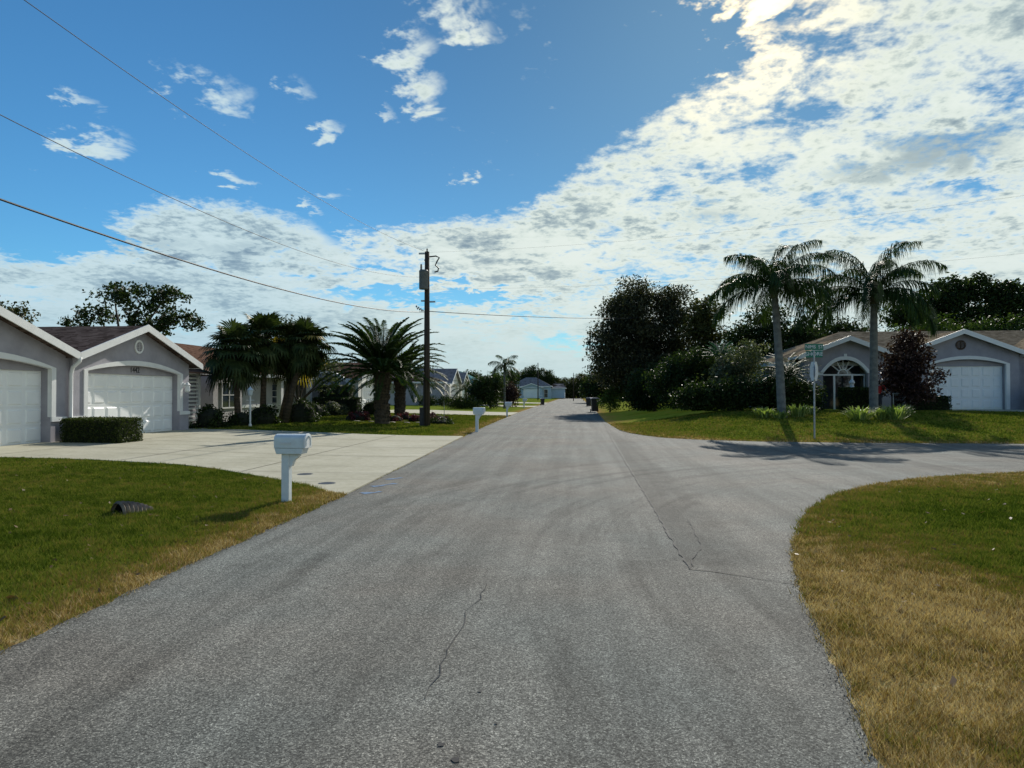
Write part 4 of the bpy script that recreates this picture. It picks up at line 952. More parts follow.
# ------------------------------------------------------------------ trash bins
GT = 'wheeled rubbish bins at the kerb'
def bin_():
    root = thing('trash_bin', '', 'trash bin', group=GT)
    b = MB(); b.add([(-.24, -.27, .06), (.24, -.27, .06), (.24, .27, .06), (-.24, .27, .06), (-.31, -.36, 1.02), (.31, -.36, 1.02), (.31, .36, 1.02), (-.31, .36, 1.02)], [(0, 3, 2, 1), (4, 5, 6, 7), (0, 1, 5, 4), (1, 2, 6, 5), (2, 3, 7, 6), (3, 0, 4, 7)])
    b.box((-.34, -.38, .97), (.34, .38, 1.03)); b.build('body', M['black'], root, bevel=.02)
    b = MB(); b.prism([(-.35, 1.035), (.35, 1.035), (.33, 1.08), (.18, 1.14), (-.18, 1.14), (-.33, 1.08)], -.40, .40); b.build('lid', M['stucco'], root, bevel=.01)
    b = MB(); b.tube([(-.26, .44, 1.0), (.26, .44, 1.0)], .022, 8); b.build('handle', M['black'], root)
    for s in (-1, 1): b = MB(); b.tube([(s*.27, .30, .13), (s*.33, .30, .13)], .13, 14); b.build('wheel', M['black'], root)
    return root
tb = bin_()
for i, (px, py, dx, lb, rz) in enumerate([(592, 412, .25, 'dark wheeled bin at the right edge of the street, nearest of the bins', .1), (587.5, 406.5, .15, 'dark bin farther back just left of the nearest bin', -.2), (542.5, 405.2, 0, 'dark wheeled bin on the left verge near the far house', .3)]):
    o = tb if i == 0 else copy_tree(tb); x, y = G(px, py); o.location = (x+dx, y, Hf(x+dx, y)); o['label'] = lb; o.rotation_euler = (0, 0, rz)
    o.scale = [(1.08, 1.08, 1.14), (1, 1, 1), (.8, .8, .85)][i]
b = MB(); 
# ------------------------------------------------------------------ corrugated drain pipe in the near left lawn
dp = thing('drain_pipe', 'dark corrugated drain pipe end half buried in the near left lawn', 'drain pipe', (-6.3, 9.15, 0), R(64))
b = MB(); n_ = 23; pts = []; rad_ = []
for i in range(n_):
    t = i/(n_-1); pts.append((t*.60, 0, .02-.22*t*t)); rad_.append((.17+(.018 if i % 2 else -.014))*(1-.1*t))
b.tube(pts, rad_, 24, cap=False); b.build('corrugated_shell', M['rust'], dp)
b = MB(); b.tube([(.05, 0, .02), (.07, 0, .018)], .158, 24); b.build('pipe_mouth', M['dull'], dp)  # black disc painted in for the shade inside the hollow pipe
b = MB(); b.lathe([(.30, -.02), (.24, .008), (.10, .014)], (-.2, .02, .0), 14); b.build('dark_ground_disc', M['dull'], dp)  # flat black disc on the ground before the mouth

# ------------------------------------------------------------------ street sign
ss = thing('street_sign', 'metal pole with two green street name blades and a stop sign seen edge on', 'street sign', (8.62, 26.2, Hf(8.62, 26.2)))
b = MB(); b.tube([(0, 0, -.2), (0, 0, 3.2)], .034, 8); b.build('post', M['metal'], ss)
def blade(name, w, h_, z, rz, word, size):
    ux = Vector((math.cos(rz), math.sin(rz), 0)); n_ = Vector((-math.sin(rz), math.cos(rz), 0))
    T = lambda u, v, q: tuple(ux*u+n_*v+Vector((0, 0, q)))
    b = MB(T); b.box((-w/2, -.012, z-h_/2), (w/2, .012, z+h_/2)); o = b.build(name, M['sign_green'], ss)
    text_mesh('lettering', word, size, M['white'], o, tuple(n_*-.017+Vector((0, 0, z))), tuple(ux), (0, 0, 1), .003)
    return o
blade('name_blade', .68, .23, 3.34, R(8), 'NIMS  ST', .17); blade('name_blade', .56, .24, 3.08, R(-12), 'SHORE', .19)
o_ = [(.375*math.cos(R(22.5+45*i)), .375*math.sin(R(22.5+45*i))) for i in range(8)]
for sgn, rz in ((1, R(59)), (-1, R(87))):
    ux = Vector((math.cos(rz), math.sin(rz), 0)); n_ = Vector((-math.sin(rz), math.cos(rz), 0))
    T = (lambda ux, n_, sg: (lambda u, v, q: tuple(ux*u+n_*v+Vector((.055*sg, 0, q+2.46)))))(ux, n_, sgn)
    b = MB(T); b.prism(o_, -.004, .004); b.build('stop_plate', M['sign_grey'], ss)

# ------------------------------------------------------------------ right side plants
GQ = 'tall queen palms before the right house'
xq, yq = 9.45, 33.0
queen_palm('left tall palm with drooping feathery fronds behind the street sign', xq, yq, 5.9, .18, 3.2, 24, GQ, 21, (-.35, 0))
queen_palm('right tall palm with drooping fronds between the arched window and the garage', at(873.5, 35.4), 35.4, 5.7, .19, 3.5, 27, GQ, 25, (.05, 0))
b = None
big = tree('round_tree', 'large round dark leafed tree on the right of the street, reaching the ground', 'tree', 6.0, 62,
     [(0, 0, 6.2, 4.3, 4.0, 4.0), (-2.6, -.5, 4.6, 2.2, 2.4, 3.2), (2.6, 0, 5.0, 2.4, 2.6, 3.6), (-.8, 0, 9.3, 2.4, 2.3, 2.0), (2.4, 0, 9.0, 1.9, 2, 1.8), (0, -1, 2.6, 3.8, 3, 2.2), (-1.8, .3, 8.0, 1.9, 2, 1.8)], 'weep', .27, 900, 66, .44, .35, .3, .4, .25, twigs=90)
tree('bush', 'pale yellow green bush at the left foot of the large round tree', 'bush', 3.0, 61, [(0, 0, 1.1, .9, .8, 1.0), (.5, 0, 1.9, .7, .7, .6)], 'mid', .16, 60, 50, .22, .06, .2, twigs=8)
# dark mass
GS = 'dense dark shrubs right of the large round tree'
tree('broad_shrub', 'broad dark shrub with green top between the round tree and the palms', 'shrub', 7.7, 44.5,
     [(0, 0, 1.9, 2.3, 1.7, 1.8), (-1.5, 0, 1.6, 1.6, 1.4, 1.5), (1.6, 0, 2.2, 1.5, 1.4, 1.4)], 'dark', .17, 420, 80, .27, .1, .2, group=GS)
tree('broad_shrub', 'spreading green shrub reaching left from under the round tree', 'shrub', 5.6, 50.5,
     [(0, 0, 1.8, 1.9, 1.5, 1.6), (1.6, 0, 2.6, 1.7, 1.4, 1.1), (-.8, 0, .8, 1.2, 1, .8)], 'dark', .17, 300, 70, .28, .1, .2, group=GS)
tree('broad_shrub', 'light leafed oleander like shrub left of the sign pole', 'shrub', 9.0, 40.0,
     [(0, 0, 2.2, 1.2, 1, 1.4), (.8, 0, 3.0, .9, .8, .8), (-.7, 0, 1.4, 1, .9, 1.2), (.6, -.2, 1.0, 1.2, .8, .9)], 'silver', .17, 190, 50, .25, .08, .2, asp=.35, group=GS)
tree('broad_shrub', 'low very dark shrub bank behind the left tall palm', 'shrub', 10.6, 37.2,
     [(0, 0, .9, 1.9, .8, .9), (-2.3, .3, .8, 1.5, .8, .8), (-4.0, .9, .7, 1.3, .9, .8)], 'dark', .15, 380, 60, .24, .07, .2, group=GS)
tree('broad_leaf_tree', 'slender tree with yellow green top between the round tree and the palms', 'tree', 10.6, 58,
     [(0, 0, 7.4, 1.3, 1.2, 1.4), (.3, 0, 5.6, 1.2, 1.1, 1.3), (-.8, 0, 6.2, .9, .8, .9), (.2, 0, 4, 1.4, 1.2, 1.2)], 'olive', .26, 150, 60, .32, .14, .3)
tree('broad_leaf_tree', 'dark irregular tree behind the left tall palm', 'tree', 14.6, 55,
     [(-2, 0, 5.0, 1.6, 1.4, 1.3), (0, 0, 6.3, 1.6, 1.3, 1.4), (1.2, 0, 4.4, 1.8, 1.4, 1.6), (-.9, 0, 3.4, 2, 1.5, 1.5), (2.8, 0, 5.6, 1.3, 1.2, 1.2)], 'dark', .24, 260, 60, .34, .2, .35)
tree('broad_leaf_tree', 'dark tree behind the house roof between the two tall palms', 'tree', 21.5, 62,
     [(-1.6, 0, 5.2, 1.6, 1.4, 1.2), (.8, 0, 6.0, 1.8, 1.4, 1.2), (2.6, 0, 5.4, 1.7, 1.4, 1.5), (0, 0, 4.0, 2.4, 1.6, 1.6)], 'dark', .24, 260, 60, .36, .2, .35)
cy = palm_root('cycad', 'blue green cycad like fan showing above the dark shrubs', 8.6, 42.4, None); cy['category'] = 'cycad'; V = []; st = MB(); random.seed(3)
for k in range(34):
    f = k/34; pinnate(V, st, (0, 0, 3.0), k*2.4, R(75)-f*R(60), 1.25, R(45), 26, .22, .03, .1, .5, .1, .015)
build_np('fronds', V4(V), 4, LF['teal'], cy); st.build('frond_stems', LF['teal'], cy); b = MB(); b.tube([(0, 0, -.1), (0, 0, 1.5), (0, 0, 3.05)], [.18, .15, .16], 9); b.build('trunk', M['date_bark'], cy)
pp = palm_root('pygmy_palm', 'small arching green palm right of the left tall palm trunk', 10.9, 37.0, None); V = []; st = MB(); random.seed(5)
for k in range(34):
    f = k/34; pinnate(V, st, (0, 0, 1.75), k*2.4, R(80)-f*R(85), 1.75, R(75), 34, .3, .028, .35, .3, .1, .018)
build_np('fronds', V4(V), 4, LF['date'], pp); st.build('frond_stems', LF['date'], pp); b = MB(); b.tube([(0, 0, -.1), (0, 0, 1.8)], [.1, .09], 9); b.build('trunk', M['date_bark'], pp)
tree('maroon_tree', 'small maroon leafed tree left of the white garage door on the right', 'tree', 16.75, 37.0,
     [(0, 0, 1.5, .9, .9, 1.1), (-.5, 0, 2.5, .7, .8, .8), (.5, 0, 2.6, .65, .7, .8), (.1, 0, 3.5, .7, .6, .6), (1.3, 0, 1.9, .4, .4, .3), (.8, 0, 1.1, .5, .5, .5), (-.9, 0, 1.4, .5, .5, .7)], 'red', .18, 190, 44, .22, .08, .2)
shrub('hedge', 'clipped square hedge in front of the arched entry window', 15.3, 39.4, 0, 1.2, 'hedge', .08, 5500, box=(1.9, .9), cat='hedge')
shrub('hedge', 'low dark clipped hedge left of the right garage door', 19.0, 39.4, 0, .75, 'dark', .08, 3500, box=(1.7, .9), cat='hedge')
shrub('hedge', 'dark hedge at the right end of the photo beside the downspout', 26.0, 40.6, 0, 1.3, 'dark', .08, 4500, box=(2.2, .9), cat='hedge')
shrub('hedge', 'dark hedge between the arched entry and the sign pole', 12.9, 40.4, 0, 1.1, 'dark', .08, 3500, box=(1.5, .9), cat='hedge')
gl = thing('garden_lamp', 'small white lantern post rising above the square hedge before the entry', 'lamp post', (at(852, 40.6), 40.6, Hf(15, 40.6)))
b = MB(); b.lathe([(.10, 0), (.10, 1.25), (.13, 1.3), (.10, 1.35)], seg=12); b.build('post', M['white'], gl); b = MB(); b.lathe([(.10, 1.352), (.10, 1.45), (.15, 1.5), (.15, 1.56), (.09, 1.68), (.02, 1.74)], seg=12); b.build('lantern', M['white'], gl)
def lily(label, x, y, r_, h_, n=90):
    root = thing('lily_clump', label, 'plant', (x, y, Hf(x, y)), group='variegated lily clumps on the right lawn'); V = []
    for k in range(n):
        a_ = random.uniform(0, 6.28); rr = random.random()**.6*r_*.55; e = R(random.uniform(35, 85)); L = h_*random.uniform(.8, 1.4); w = .028
        p = Vector((math.cos(a_)*rr, math.sin(a_)*rr, 0)); d = Vector((math.cos(a_)*math.cos(e), math.sin(a_)*math.cos(e), math.sin(e)))
        s = Vector((-math.sin(a_), math.cos(a_), 0))*w; m_ = p+d*L*.6; e_ = m_+Vector((d.x, d.y, d.z*.2))*L*.45
        V += [p-s*.7, p+s*.7, m_+s, m_-s, m_-s, m_+s, e_+s*.15, e_-s*.15]
    build_np('leaves', V4(V), 4, LF['bright'], root); return root
for (px, py, r_, h_, lb) in [(765, 418, .55, .42, 'striped lily clump at the left foot of the left tall palm'), (779, 418.5, .4, .36, 'striped lily clump directly before the left tall palm trunk'), (796, 418, .65, .55, 'largest striped lily clump right of the left tall palm'), (810, 417, .35, .35, 'small striped lily clump nearest the sign pole'),
                             (860, 419, .6, .55, 'striped lily clump left of the right tall palm'), (880, 419, .4, .45, 'striped lily clump at the foot of the right tall palm'), (894, 419, .6, .6, 'striped lily clump before the person in red'), (905, 417, .35, .4, 'small striped lily clump under the maroon tree')]:
    x, y = G(px, py, .55); lily(lb, x, y, r_*1.2, h_*1.25, int(260*r_))
# mass behind the right house
tree('broad_leaf_tree', 'tall dark spreading tree behind the right garage roof', 'tree', 37.5, 70,
     [(-5.5, 0, 8.6, 2.2, 2, 1.7), (-2.6, 0, 9.6, 2.1, 2, 1.9), (-.4, 0, 10.9, 1.9, 1.8, 1.5), (2.4, 0, 9.8, 1.9, 1.8, 1.8), (4.6, 0, 9.8, 1.9, 1.7, 1.4), (0, 0, 7.4, 5.5, 2.5, 2.0), (7.5, 0, 8.6, 1.9, 1.8, 1.6)], 'dark', .34, 520, 60, .42, .35, .4, twigs=60)
tree('tall_hedge_trees', 'long band of olive green foliage behind the right house roof', 'hedge', 32.5, 60,
     [(-4.6, 0, 5.3, 2.2, 1.5, 1.9), (-2, 0, 5.4, 2.6, 1.5, 1.9), (2, 0, 5.5, 2.6, 1.5, 1.9), (6, 0, 5.7, 2.8, 1.5, 1.9), (10, 0, 5.8, 2.6, 1.5, 1.9), (2, 0, 3, 7, 1.5, 2.2)], 'mid', .22, 620, 55, .34, .12, .3, twigs=20)
# ------------------------------------------------------------------ person in red by the right palm
def skin_obj(name, pts, edges, radii, mat, parent, sub=2):
    me = bpy.data.meshes.new(name); me.from_pydata(pts, edges, []); o = bpy.data.objects.new(name, me); link(o, parent)
    m = o.modifiers.new('skin', 'SKIN'); o.modifiers.new('sub', 'SUBSURF').levels = sub; o.modifiers['sub'].render_levels = sub
    for i, r_ in enumerate(radii): me.skin_vertices[0].data[i].radius = (r_, r_) if not hasattr(r_, '__len__') else r_
    me.skin_vertices[0].data[0].use_root = True
    me.materials.append(mat); dg = bpy.context.evaluated_depsgraph_get(); dg.update()
    nm = bpy.data.meshes.new_from_object(o.evaluated_get(dg)); o.modifiers.clear(); o.data = nm
    nm.polygons.foreach_set('use_smooth', [True]*len(nm.polygons)); return o
yp = 37.2; xp = at(886, yp)
pe = thing('person', 'person in a red shirt and white cap bending forward beside the right tall palm', 'person', (xp-.42, yp-.1, Hf(xp-.42, yp-.1)), R(-70))
J = [(0, 0, .84), (0, -.03, 1.0), (0, .08, 1.2), (0, .17, 1.34), (0, .22, 1.42), (0, .26, 1.49), (0, .28, 1.56),
     (.17, .15, 1.31), (.21, .27, 1.09), (.16, .47, .98), (.14, .54, .95), (-.17, .15, 1.31), (-.21, .28, 1.08), (-.16, .48, .98), (-.14, .55, .95),
     (.09, 0, .80), (.10, .04, .46), (.10, 0, .08), (.10, .15, .03), (-.09, 0, .80), (-.10, .08, .46), (-.10, -.02, .08), (-.10, .13, .03)]
E_ = [(0, 1), (1, 2), (2, 3), (3, 4), (4, 5), (5, 6), (3, 7), (7, 8), (8, 9), (9, 10), (3, 11), (11, 12), (12, 13), (13, 14), (0, 15), (15, 16), (16, 17), (17, 18), (0, 19), (19, 20), (20, 21), (21, 22)]
rr_ = [.12, .12, .13, .11, .055, .085, .08, .055, .042, .032, .035, .055, .042, .032, .035, .085, .06, .04, .035, .085, .06, .04, .035]
body = skin_obj('body', J, E_, rr_, M['skin'], pe)
skin_obj('shirt', [J[0], J[1], J[2], J[3], J[7], (.205, .25, 1.14), J[11], (-.205, .26, 1.13)], [(0, 1), (1, 2), (2, 3), (3, 4), (4, 5), (3, 6), (6, 7)], [.145, .15, .155, .13, .085, .065, .085, .065], M['red'], pe)
skin_obj('trousers', [J[0], J[15], J[16], J[17], J[19], J[20], J[21]], [(0, 1), (1, 2), (2, 3), (0, 4), (4, 5), (5, 6)], [.14, .11, .085, .065, .11, .085, .065], M['navy'], pe)
b = MB(); b.lathe([(.105, 0), (.11, .05), (.085, .1), (.02, .125)], (0, .27, 1.56), 14); b.box((-.07, .36, 1.56), (.07, .47, 1.575)); b.build('cap', M['white'], pe, smooth=True)
for s in (-1, 1):
    b = MB()
    for k in range(4): b.tube([(s*.14+(k-1.5)*.017, .575, .95), (s*.14+(k-1.5)*.018, .61, .945-.005*k), (s*.14+(k-1.5)*.018, .63, .925)], [.009, .008, .006], 6)
    b.tube([(s*.14-s*.03, .55, .95), (s*.14-s*.055, .585, .945)], [.010, .007], 6); b.build('hand_fingers', M['skin'], pe)
b = MB(); b.tube([(xp+.15, yp-.35, Hf(xp, yp)+.93), (xp+1.1, yp-.3, Hf(xp, yp)+.94)], .025, 8); b.tube([(xp+.2, yp-.35, Hf(xp, yp)-.1), (xp+.2, yp-.35, Hf(xp, yp)+.93)], .025, 8); b.tube([(xp+1.05, yp-.3, Hf(xp, yp)-.1), (xp+1.05, yp-.3, Hf(xp, yp)+.93)], .025, 8)
tag(b.build('handrail', M['metal']), 'low grey handrail the person in red is leaning on', 'handrail')

# ------------------------------------------------------------------ trees behind the left houses and far background
tree('broad_leaf_tree', 'open crowned dark tree rising behind the 1442 garage roof', 'tree', -30.6, 45,
     [(-1.9, 0, 6.9, 1.4, 1.2, .8), (-.7, 0, 8.3, 1.2, 1.1, .9), (1.2, 0, 7.6, 1.3, 1.2, 1.1), (3.0, 0, 8.0, 1.6, 1.3, 1.1), (4.0, 0, 6.6, 1.6, 1.3, 1.0), (1.6, 0, 6.0, 2, 1.4, .9), (-3.2, 0, 6.0, 1.3, 1.1, .6)], 'dark', .27, 130, 42, .27, .2, .42, twigs=60)
tree('broad_leaf_tree', 'dark tree between the garage roof and the fan palms', 'tree', -29, 58,
     [(1.5, 0, 6.3, 1.6, 1.4, 1.1), (3.4, 0, 7.2, 1.6, 1.4, 1.1), (0, 0, 5.2, 2, 1.5, 1.2), (4.6, 0, 6, 1.5, 1.3, 1.2)], 'dark', .26, 110, 42, .32, .2, .4)
tree('broad_leaf_tree', 'sparse dark tree above the left edge roof', 'tree', -38, 42,
     [(-1.6, 0, 6.7, 1.6, 1.2, .8), (.6, 0, 7.1, 1.3, 1.1, .6), (2.6, 0, 6.4, 1.3, 1.2, .7), (0, 0, 5.4, 3, 1.5, .9)], 'olive', .24, 90, 38, .26, .18, .5)
GF = 'trees and shrubs along the far left side'
far = [('round_shrub', 'dark round shrub right of the twin gabled house, nearest the second driveway', 478, 72, [(0, 0, 1.6, 1.3, 1.3, 1.5), (.7, 0, 2.4, .9, .9, .9)], 'dark', .2, 70),
       ('round_shrub', 'second dark round shrub left of the slim palm', 490, 74, [(0, 0, 1.7, 1.2, 1.2, 1.6), (.4, 0, 2.6, .9, .9, .7)], 'dark', .2, 60),
       ('round_shrub', 'yellow green bush beneath the teal roof', 497, 90, [(0, 0, 2.4, 1.4, 1.3, 2.0)], 'mid', .22, 50),
       ('round_shrub', 'maroon tinted shrub right of the slim palm', 510, 84, [(0, 0, 1.5, .9, 1, 1.2)], 'red', .2, 50),
       ('round_shrub', 'tall dark shrub behind the maroon one', 507, 104, [(0, 0, 2.8, 1.5, 1.6, 2.4)], 'dark', .25, 80),
       ('round_shrub', 'low clipped hedge like shrub before the twin gabled house', 462, 68, [(0, 0, .5, 1.6, .8, .6)], 'hedge', .14, 60),
       ('round_shrub', 'low dark shrub along the grey wall right of the utility pole', 442, 80, [(-1.6, 0, .5, 1.4, .8, .6), (.8, 0, .5, 1.4, .8, .6)], 'dark', .14, 70)]
for nm, lb, px, y, ell, mt, lf, nc in far: tree(nm, lb, 'shrub', at(px, y), y, ell, mt, lf, nc*2, 50, .28, .08, .2, group=GF, twigs=6)
queen_palm('slim distant palm with curved fronds left of the far house', at(504.5, 75), 75, 4.4, .12, 2.3, 11, 'distant palms', 31, (0, 0), 34, .5, .05, .04)
V = []; st = MB(); random.seed(8); ry = palm_root('pygmy_palm', 'short bushy palm in front of the twin gabled house', at(466, 82), 82, 'distant palms')
for k in range(26): f = k/26; pinnate(V, st, (0, 0, 2.0), k*2.4, R(75)-f*R(90), 2.0, R(80), 26, .4, .05, .5, .3, .1, .03)
build_np('fronds', V4(V), 4, LF['palm'], ry); st.build('frond_stems', LF['palm'], ry); b = MB(); b.tube([(0, 0, -.1), (0, 0, 2.05)], [.14, .12], 8); b.build('trunk', M['date_bark'], ry)
GX = 'trees on the skyline'
sky_ = [('big dark tree behind the far blue house', 532, 228, [(-5, 0, 6, 5, 4, 4.5), (0, 0, 8, 5.5, 4, 5), (5, 0, 6.5, 4.5, 4, 4.5)], 'dark', 260),
       ('dark feathery trees right of the far blue house', 582, 226, [(-6, 0, 5, 5, 4, 4.2), (0, 0, 6.5, 5, 4, 4.5), (6, 0, 6, 5, 4, 4.5), (-10, 0, 3, 3, 3, 3), (0, 0, 2.5, 12, 4, 2.6)], 'olive', 330),
       ('dark tree above the left skyline beside the slim palm', 491, 170, [(-4, 0, 6.5, 3.5, 3, 3), (2, 0, 6, 3.5, 3, 3), (0, 0, 3, 7, 3, 3)], 'dark', 180),
       ('dark tree above the grey roof right of the utility pole', 446, 150, [(-4, 0, 6, 3.5, 3, 2.8), (1, 0, 5.5, 3.5, 3, 2.6), (5, 0, 5, 3, 3, 2.4), (0, 0, 2.5, 8, 3, 2.6)], 'dark', 180),
       ('tree on the skyline between the two dark clumps on the left', 468, 200, [(-5, 0, 6, 4, 3, 3), (3, 0, 6, 4, 3, 3), (0, 0, 3, 9, 3, 3)], 'mid', 180),
       ('dark low tree right behind the bins', 603, 120, [(0, 0, 3, 3.5, 3, 3), (4, 0, 4, 4, 3, 4)], 'dark', 170),
       ('wide dark tree hidden behind the round tree', 665, 110, [(-4, 0, 3, 5, 3, 3), (4, 0, 4, 5, 3, 4), (11, 0, 3.4, 5, 3, 3.4)], 'dark', 260)]
for (lb, px, y, ell, mt, nc), kz in zip(sky_, (.8, .72, .66, .8, .72, 1, 1)):
    ell = [(e[0], e[1], e[2]*kz, e[3], e[4], e[5]*kz) for e in ell]
    tree('skyline_tree', lb, 'tree', at(px, y), y, ell, mt, .42, int(nc*2), 70, .6, .3, .25, group=GX, twigs=8, z=0)
b = None
# distant woods so that the horizon is never bare
P, cc = [], None
ang = np.concatenate([np.linspace(R(-75), R(-4), 300), np.linspace(R(1), R(75), 300)]); dist = rng.uniform(300, 380, len(ang))
ell = [(math.sin(a_)*d_, math.cos(a_)*d_, 3.5, 7, 5, rng.uniform(4, 7.5)) for a_, d_ in zip(ang, dist)]
P, cc = clump_points(ell, 2600, 12, 1.6); P = P[P[:, 2] > 0]
tag(build_np('distant_woods', leaf_quads(P, 1.9, .7), 4, LF['dark']), 'far dark line of woods along the horizon', 'woods', kind='stuff')
P, cc = clump_points([(a_, 221+random.uniform(-2, 4), 1.0, 2.5, 1.5, 1.8) for a_ in np.arange(-60, 60, 3.5)], 500, 20, .6); P = P[P[:, 2] > 0]
tag(build_np('hedgerow_mass', leaf_quads(P, .6, .7), 4, LF['olive']), 'low hedge mass beyond the end of the street', 'hedgerow', kind='stuff')

# ------------------------------------------------------------------ camera, light, world
cam = bpy.data.cameras.new('camera'); co = link(bpy.data.objects.new('camera', cam)); cam.sensor_width = 36; cam.lens = 36*F/1024; cam.clip_end = 9000; cam.clip_start = .05
co.location = (0, 0, EYE); co.rotation_euler = (R(90)+PIT, 0, YAW); sc.camera = co
SAZ, SEL = R(12.1), R(29.5)
sun = bpy.data.lights.new('sun', 'SUN'); so = link(bpy.data.objects.new('sun', sun)); sun.energy = 4.2; sun.angle = R(.55); sun.color = (1, .94, .84)
sd = Vector((math.sin(SAZ)*math.cos(SEL), math.cos(SAZ)*math.cos(SEL), math.sin(SEL))); so.rotation_euler = sd.to_track_quat('Z', 'Y').to_euler(); so.location = (20, -20, 60)

w = bpy.data.worlds.new('World'); sc.world = w; w.use_nodes = True; W = NT('', w)
sk = W.n('ShaderNodeTexSky', sky_type='NISHITA'); sk.sun_disc = False; sk.sun_elevation = SEL; sk.sun_rotation = SAZ; sk.altitude = 0; sk.air_density = 1.0; sk.dust_density = .15; sk.ozone_density = 2.0
tc = W.n('ShaderNodeTexCoord').outputs['Generated']; nr = W.n('ShaderNodeVectorMath', operation='NORMALIZE'); W.l(tc, nr.inputs[0]); D = nr.outputs[0]
dx, dy, dz = W.sep(D)
az = W.math('ARCTAN2', dx, dy); el = W.math('ARCSINE', dz)
zc = W.math('MAXIMUM', dz, .0); den = W.math('ADD', zc, .16)
cp = W.comb(W.math('DIVIDE', dx, den), W.math('DIVIDE', dy, den), 0.0)
n1 = W.noise(cp, 1.6, 3, .6, 0, dim='2D'); n2 = W.noise(cp, 6.5, 4, .62, .3, dim='2D'); n3 = W.noise(cp, 24.0, 3, .62, 0, dim='2D')
bound = [(-180, 14), (-60, 10), (-41.3, 9.8), (-37, 10.2), (-35, 12.4), (-32, 14.3), (-26, 14.6), (-21, 13.4), (-17, 13.0), (-12, 14.0), (-7, 14.4), (-3.5, 15.6), (-1.2, 17.2), (2, 19.8), (8, 23.0), (14, 24.9), (19.4, 28.5), (30, 35), (60, 45), (180, 20)]
cr = W.n('ShaderNodeValToRGB'); els = cr.color_ramp.elements
while len(els) < len(bound): els.new(.5)
for e_, (a_, b_) in zip(els, bound): e_.position = (a_+180)/360; e_.color = (b_/60,)*3+(1,)
W.l(W.math('ADD', W.math('DIVIDE', az, 2*math.pi), .5), cr.inputs[0])
B = W.math('MULTIPLY', cr.outputs[0], R(60))
warp = W.math('SUBTRACT', n2, .5)
elw = W.math('ADD', el, W.math('MULTIPLY', warp, R(4.0))); azw = W.math('ADD', az, W.math('MULTIPLY', W.math('SUBTRACT', n1, .5), R(8)))
elw = W.math('ADD', elw, W.math('MULTIPLY', W.math('SUBTRACT', n1, .5), R(3.0)))
azw = W.math('ADD', azw, W.math('MULTIPLY', W.math('SUBTRACT', n3, .5), R(4.0)))
edge = W.smooth(W.math('SUBTRACT', B, elw), R(-1.6), R(2.6))
def ell_(px, py, rx, ry, A_, E_):
    a_, e_ = azel(px, py); ua = W.math('DIVIDE', W.math('SUBTRACT', A_, a_), rx/F/math.cos(e_)); ue = W.math('DIVIDE', W.math('SUBTRACT', E_, e_), ry/F)
    return W.math('ADD', W.math('MULTIPLY', ua, ua), W.math('MULTIPLY', ue, ue))
def soft(lst, k0, k1):
    r = None
    for (px, py, rx, ry, amp) in lst:                # one vector op chain per patch of cloud keeps the sky cheap
        a_, e_ = azel(px, py); sc_ = W.n('ShaderNodeVectorMath', operation='MULTIPLY_ADD'); W.l(AE, sc_.inputs[0])
        kx, ky = F*math.cos(e_)/rx, F/ry
        sc_.inputs[1].default_value = (kx, ky, 0); sc_.inputs[2].default_value = (-a_*kx, -e_*ky, 0)
        ln = W.n('ShaderNodeVectorMath', operation='LENGTH'); W.l(sc_.outputs[0], ln.inputs[0])
        g = W.smooth(ln.outputs['Value'], k0, k1, 0.0, amp)
        r = g if r is None else W.math('MAXIMUM', r, g)
    return r
AE = W.comb(azw, elw)
puff = None
blob = soft([(45, 100, 34, 13, .66), (60, 103, 24, 14, .8), (92, 139, 50, 15, .76), (205, 95, 60, 34, .76), (287, 92, 38, 24, .66), (330, 128, 26, 16, .72), (232, 177, 32, 11, .82), (318, 207, 14, 16, .75), (383, 116, 22, 20, .72),
             (404, 45, 50, 34, .74), (425, 85, 54, 26, .68), (440, 5, 90, 30, .74), (485, 28, 36, 18, .68), (350, 196, 36, 14, .54), (755, 6, 110, 34, 1.0), (745, 48, 75, 30, .85), (500, 168, 30, 12, .52)], 1.3, 0.0)
hole = soft([(440, 294, 130, 11, .60), (570, 345, 60, 10, .3), (60, 300, 90, 8, .2), (40, 236, 95, 13, .55), (395, 262, 40, 14, .22), (800, 130, 70, 16, .10), (960, 192, 30, 7, .25), (330, 240, 20, 16, .22), (500, 320, 90, 6, .2)], 1.35, .3)
puff = soft([(225, 240, 115, 40, .34), (455, 248, 140, 34, .34), (560, 215, 60, 30, .22), (110, 290, 170, 26, .25), (270, 320, 150, 22, .2)], 1.25, .2)
nz = W.math('ADD', W.math('ADD', W.math('MULTIPLY', n1, .30), W.math('MULTIPLY', n2, .42)), W.math('MULTIPLY', n3, .28))
dn = W.math('MULTIPLY', W.math('SUBTRACT', nz, .5), W.smooth(el, R(1), R(11.5), .9, 2.6))
base = W.math('MAXIMUM', W.math('SUBTRACT', W.math('MULTIPLY', edge, W.smooth(el, R(3), R(12), .86, .78)), .44), W.math('SUBTRACT', W.math('MULTIPLY', blob, .88), .44))
dens = W.math('SUBTRACT', W.math('ADD', W.math('ADD', dn, base), puff), hole)
alpha = W.smooth(dens, -.10, .40)
thick = W.smooth(dens, .14, .85)
s1 = W.noise(W.comb(W.math('ADD', W.math('DIVIDE', dx, den), 7.3), W.math('DIVIDE', dy, den)), 2.7, 5, .60, 0, dim='2D'); s2 = n3
shd = W.smooth(W.math('ADD', W.math('MULTIPLY', s1, .80), W.math('MULTIPLY', s2, .20)), .36, .62)
grey = W.math('MULTIPLY', thick, W.math('ADD', .06, W.math('MULTIPLY', shd, .94)))
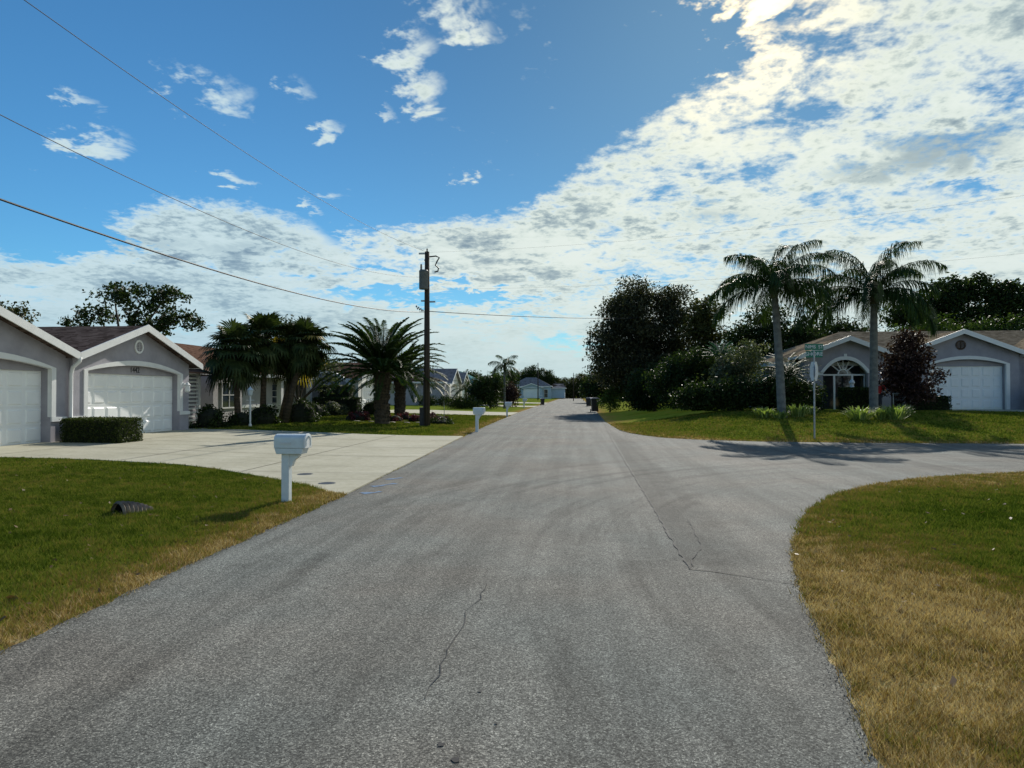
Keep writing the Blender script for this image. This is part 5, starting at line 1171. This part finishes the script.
grey = W.math('MAXIMUM', grey, soft([(935, 155, 66, 20, .72), (870, 172, 44, 12, .6), (150, 243, 70, 14, .42), (240, 252, 55, 14, .42), (480, 245, 70, 12, .45), (720, 215, 60, 14, .4)], 1.4, 0.0))
grey = W.math('MULTIPLY', grey, W.smooth(el, R(2), R(13), .45, 1.0))
lit = W.ramp(grey, [(0, (.80, .89, .86)), (.22, (.72, .82, .79)), (.55, (.46, .57, .60)), (1, (.24, .34, .42))])
sv = W.n('ShaderNodeVectorMath', operation='DOT_PRODUCT'); W.l(D, sv.inputs[0]); sv.inputs[1].default_value = sd
dt = W.math('MAXIMUM', sv.outputs['Value'], 0.0)
glow = W.math('POWER', dt, 160.0); glow2 = W.math('POWER', dt, 14.0)
lowk = W.smooth(el, 0.0, R(11)); lit = W.mix(lowk, W.mix(1.0, lit, (.74, .84, .90), 'MULTIPLY'), lit)
left = W.smooth(az, R(-6), R(-28)); lit = W.mix(left, lit, W.mix(1.0, lit, (.80, .90, 1.0), 'MULTIPLY'))
lit = W.mix(W.math('MULTIPLY', glow2, .6), lit, W.mix(1.0, lit, (1.2, 1.14, 1.02), 'MULTIPLY'))
lit = W.mix(glow, lit, (2.5, 2.0, 1.15))
SKYK = .098
skyc = W.mix(1.0, sk.outputs[0], (.33*SKYK, .72*SKYK, .93*SKYK), 'MULTIPLY')
skyc = W.mix(W.math('POWER', dt, 5.0), skyc, W.mix(1.0, skyc, (.72, .58, .54), 'MULTIPLY'))
CLK = .74
cl = W.mix(1.0, lit, (CLK, CLK, CLK), 'MULTIPLY')
final = W.mix(alpha, skyc, cl)
bg = W.n('ShaderNodeBackground'); W.l(final, bg.inputs[0]); bg.inputs[1].default_value = 1.0
wo = W.n('ShaderNodeOutputWorld'); W.l(bg.outputs[0], wo.inputs[0])

vs = sc.view_settings; sc.display_settings.display_device = 'sRGB'; vs.view_transform = 'Standard'; vs.look = 'None'; vs.exposure = .36; vs.gamma = 1; vs.use_curve_mapping = False
sc.cycles.max_bounces = 6; sc.cycles.transparent_max_bounces = 4
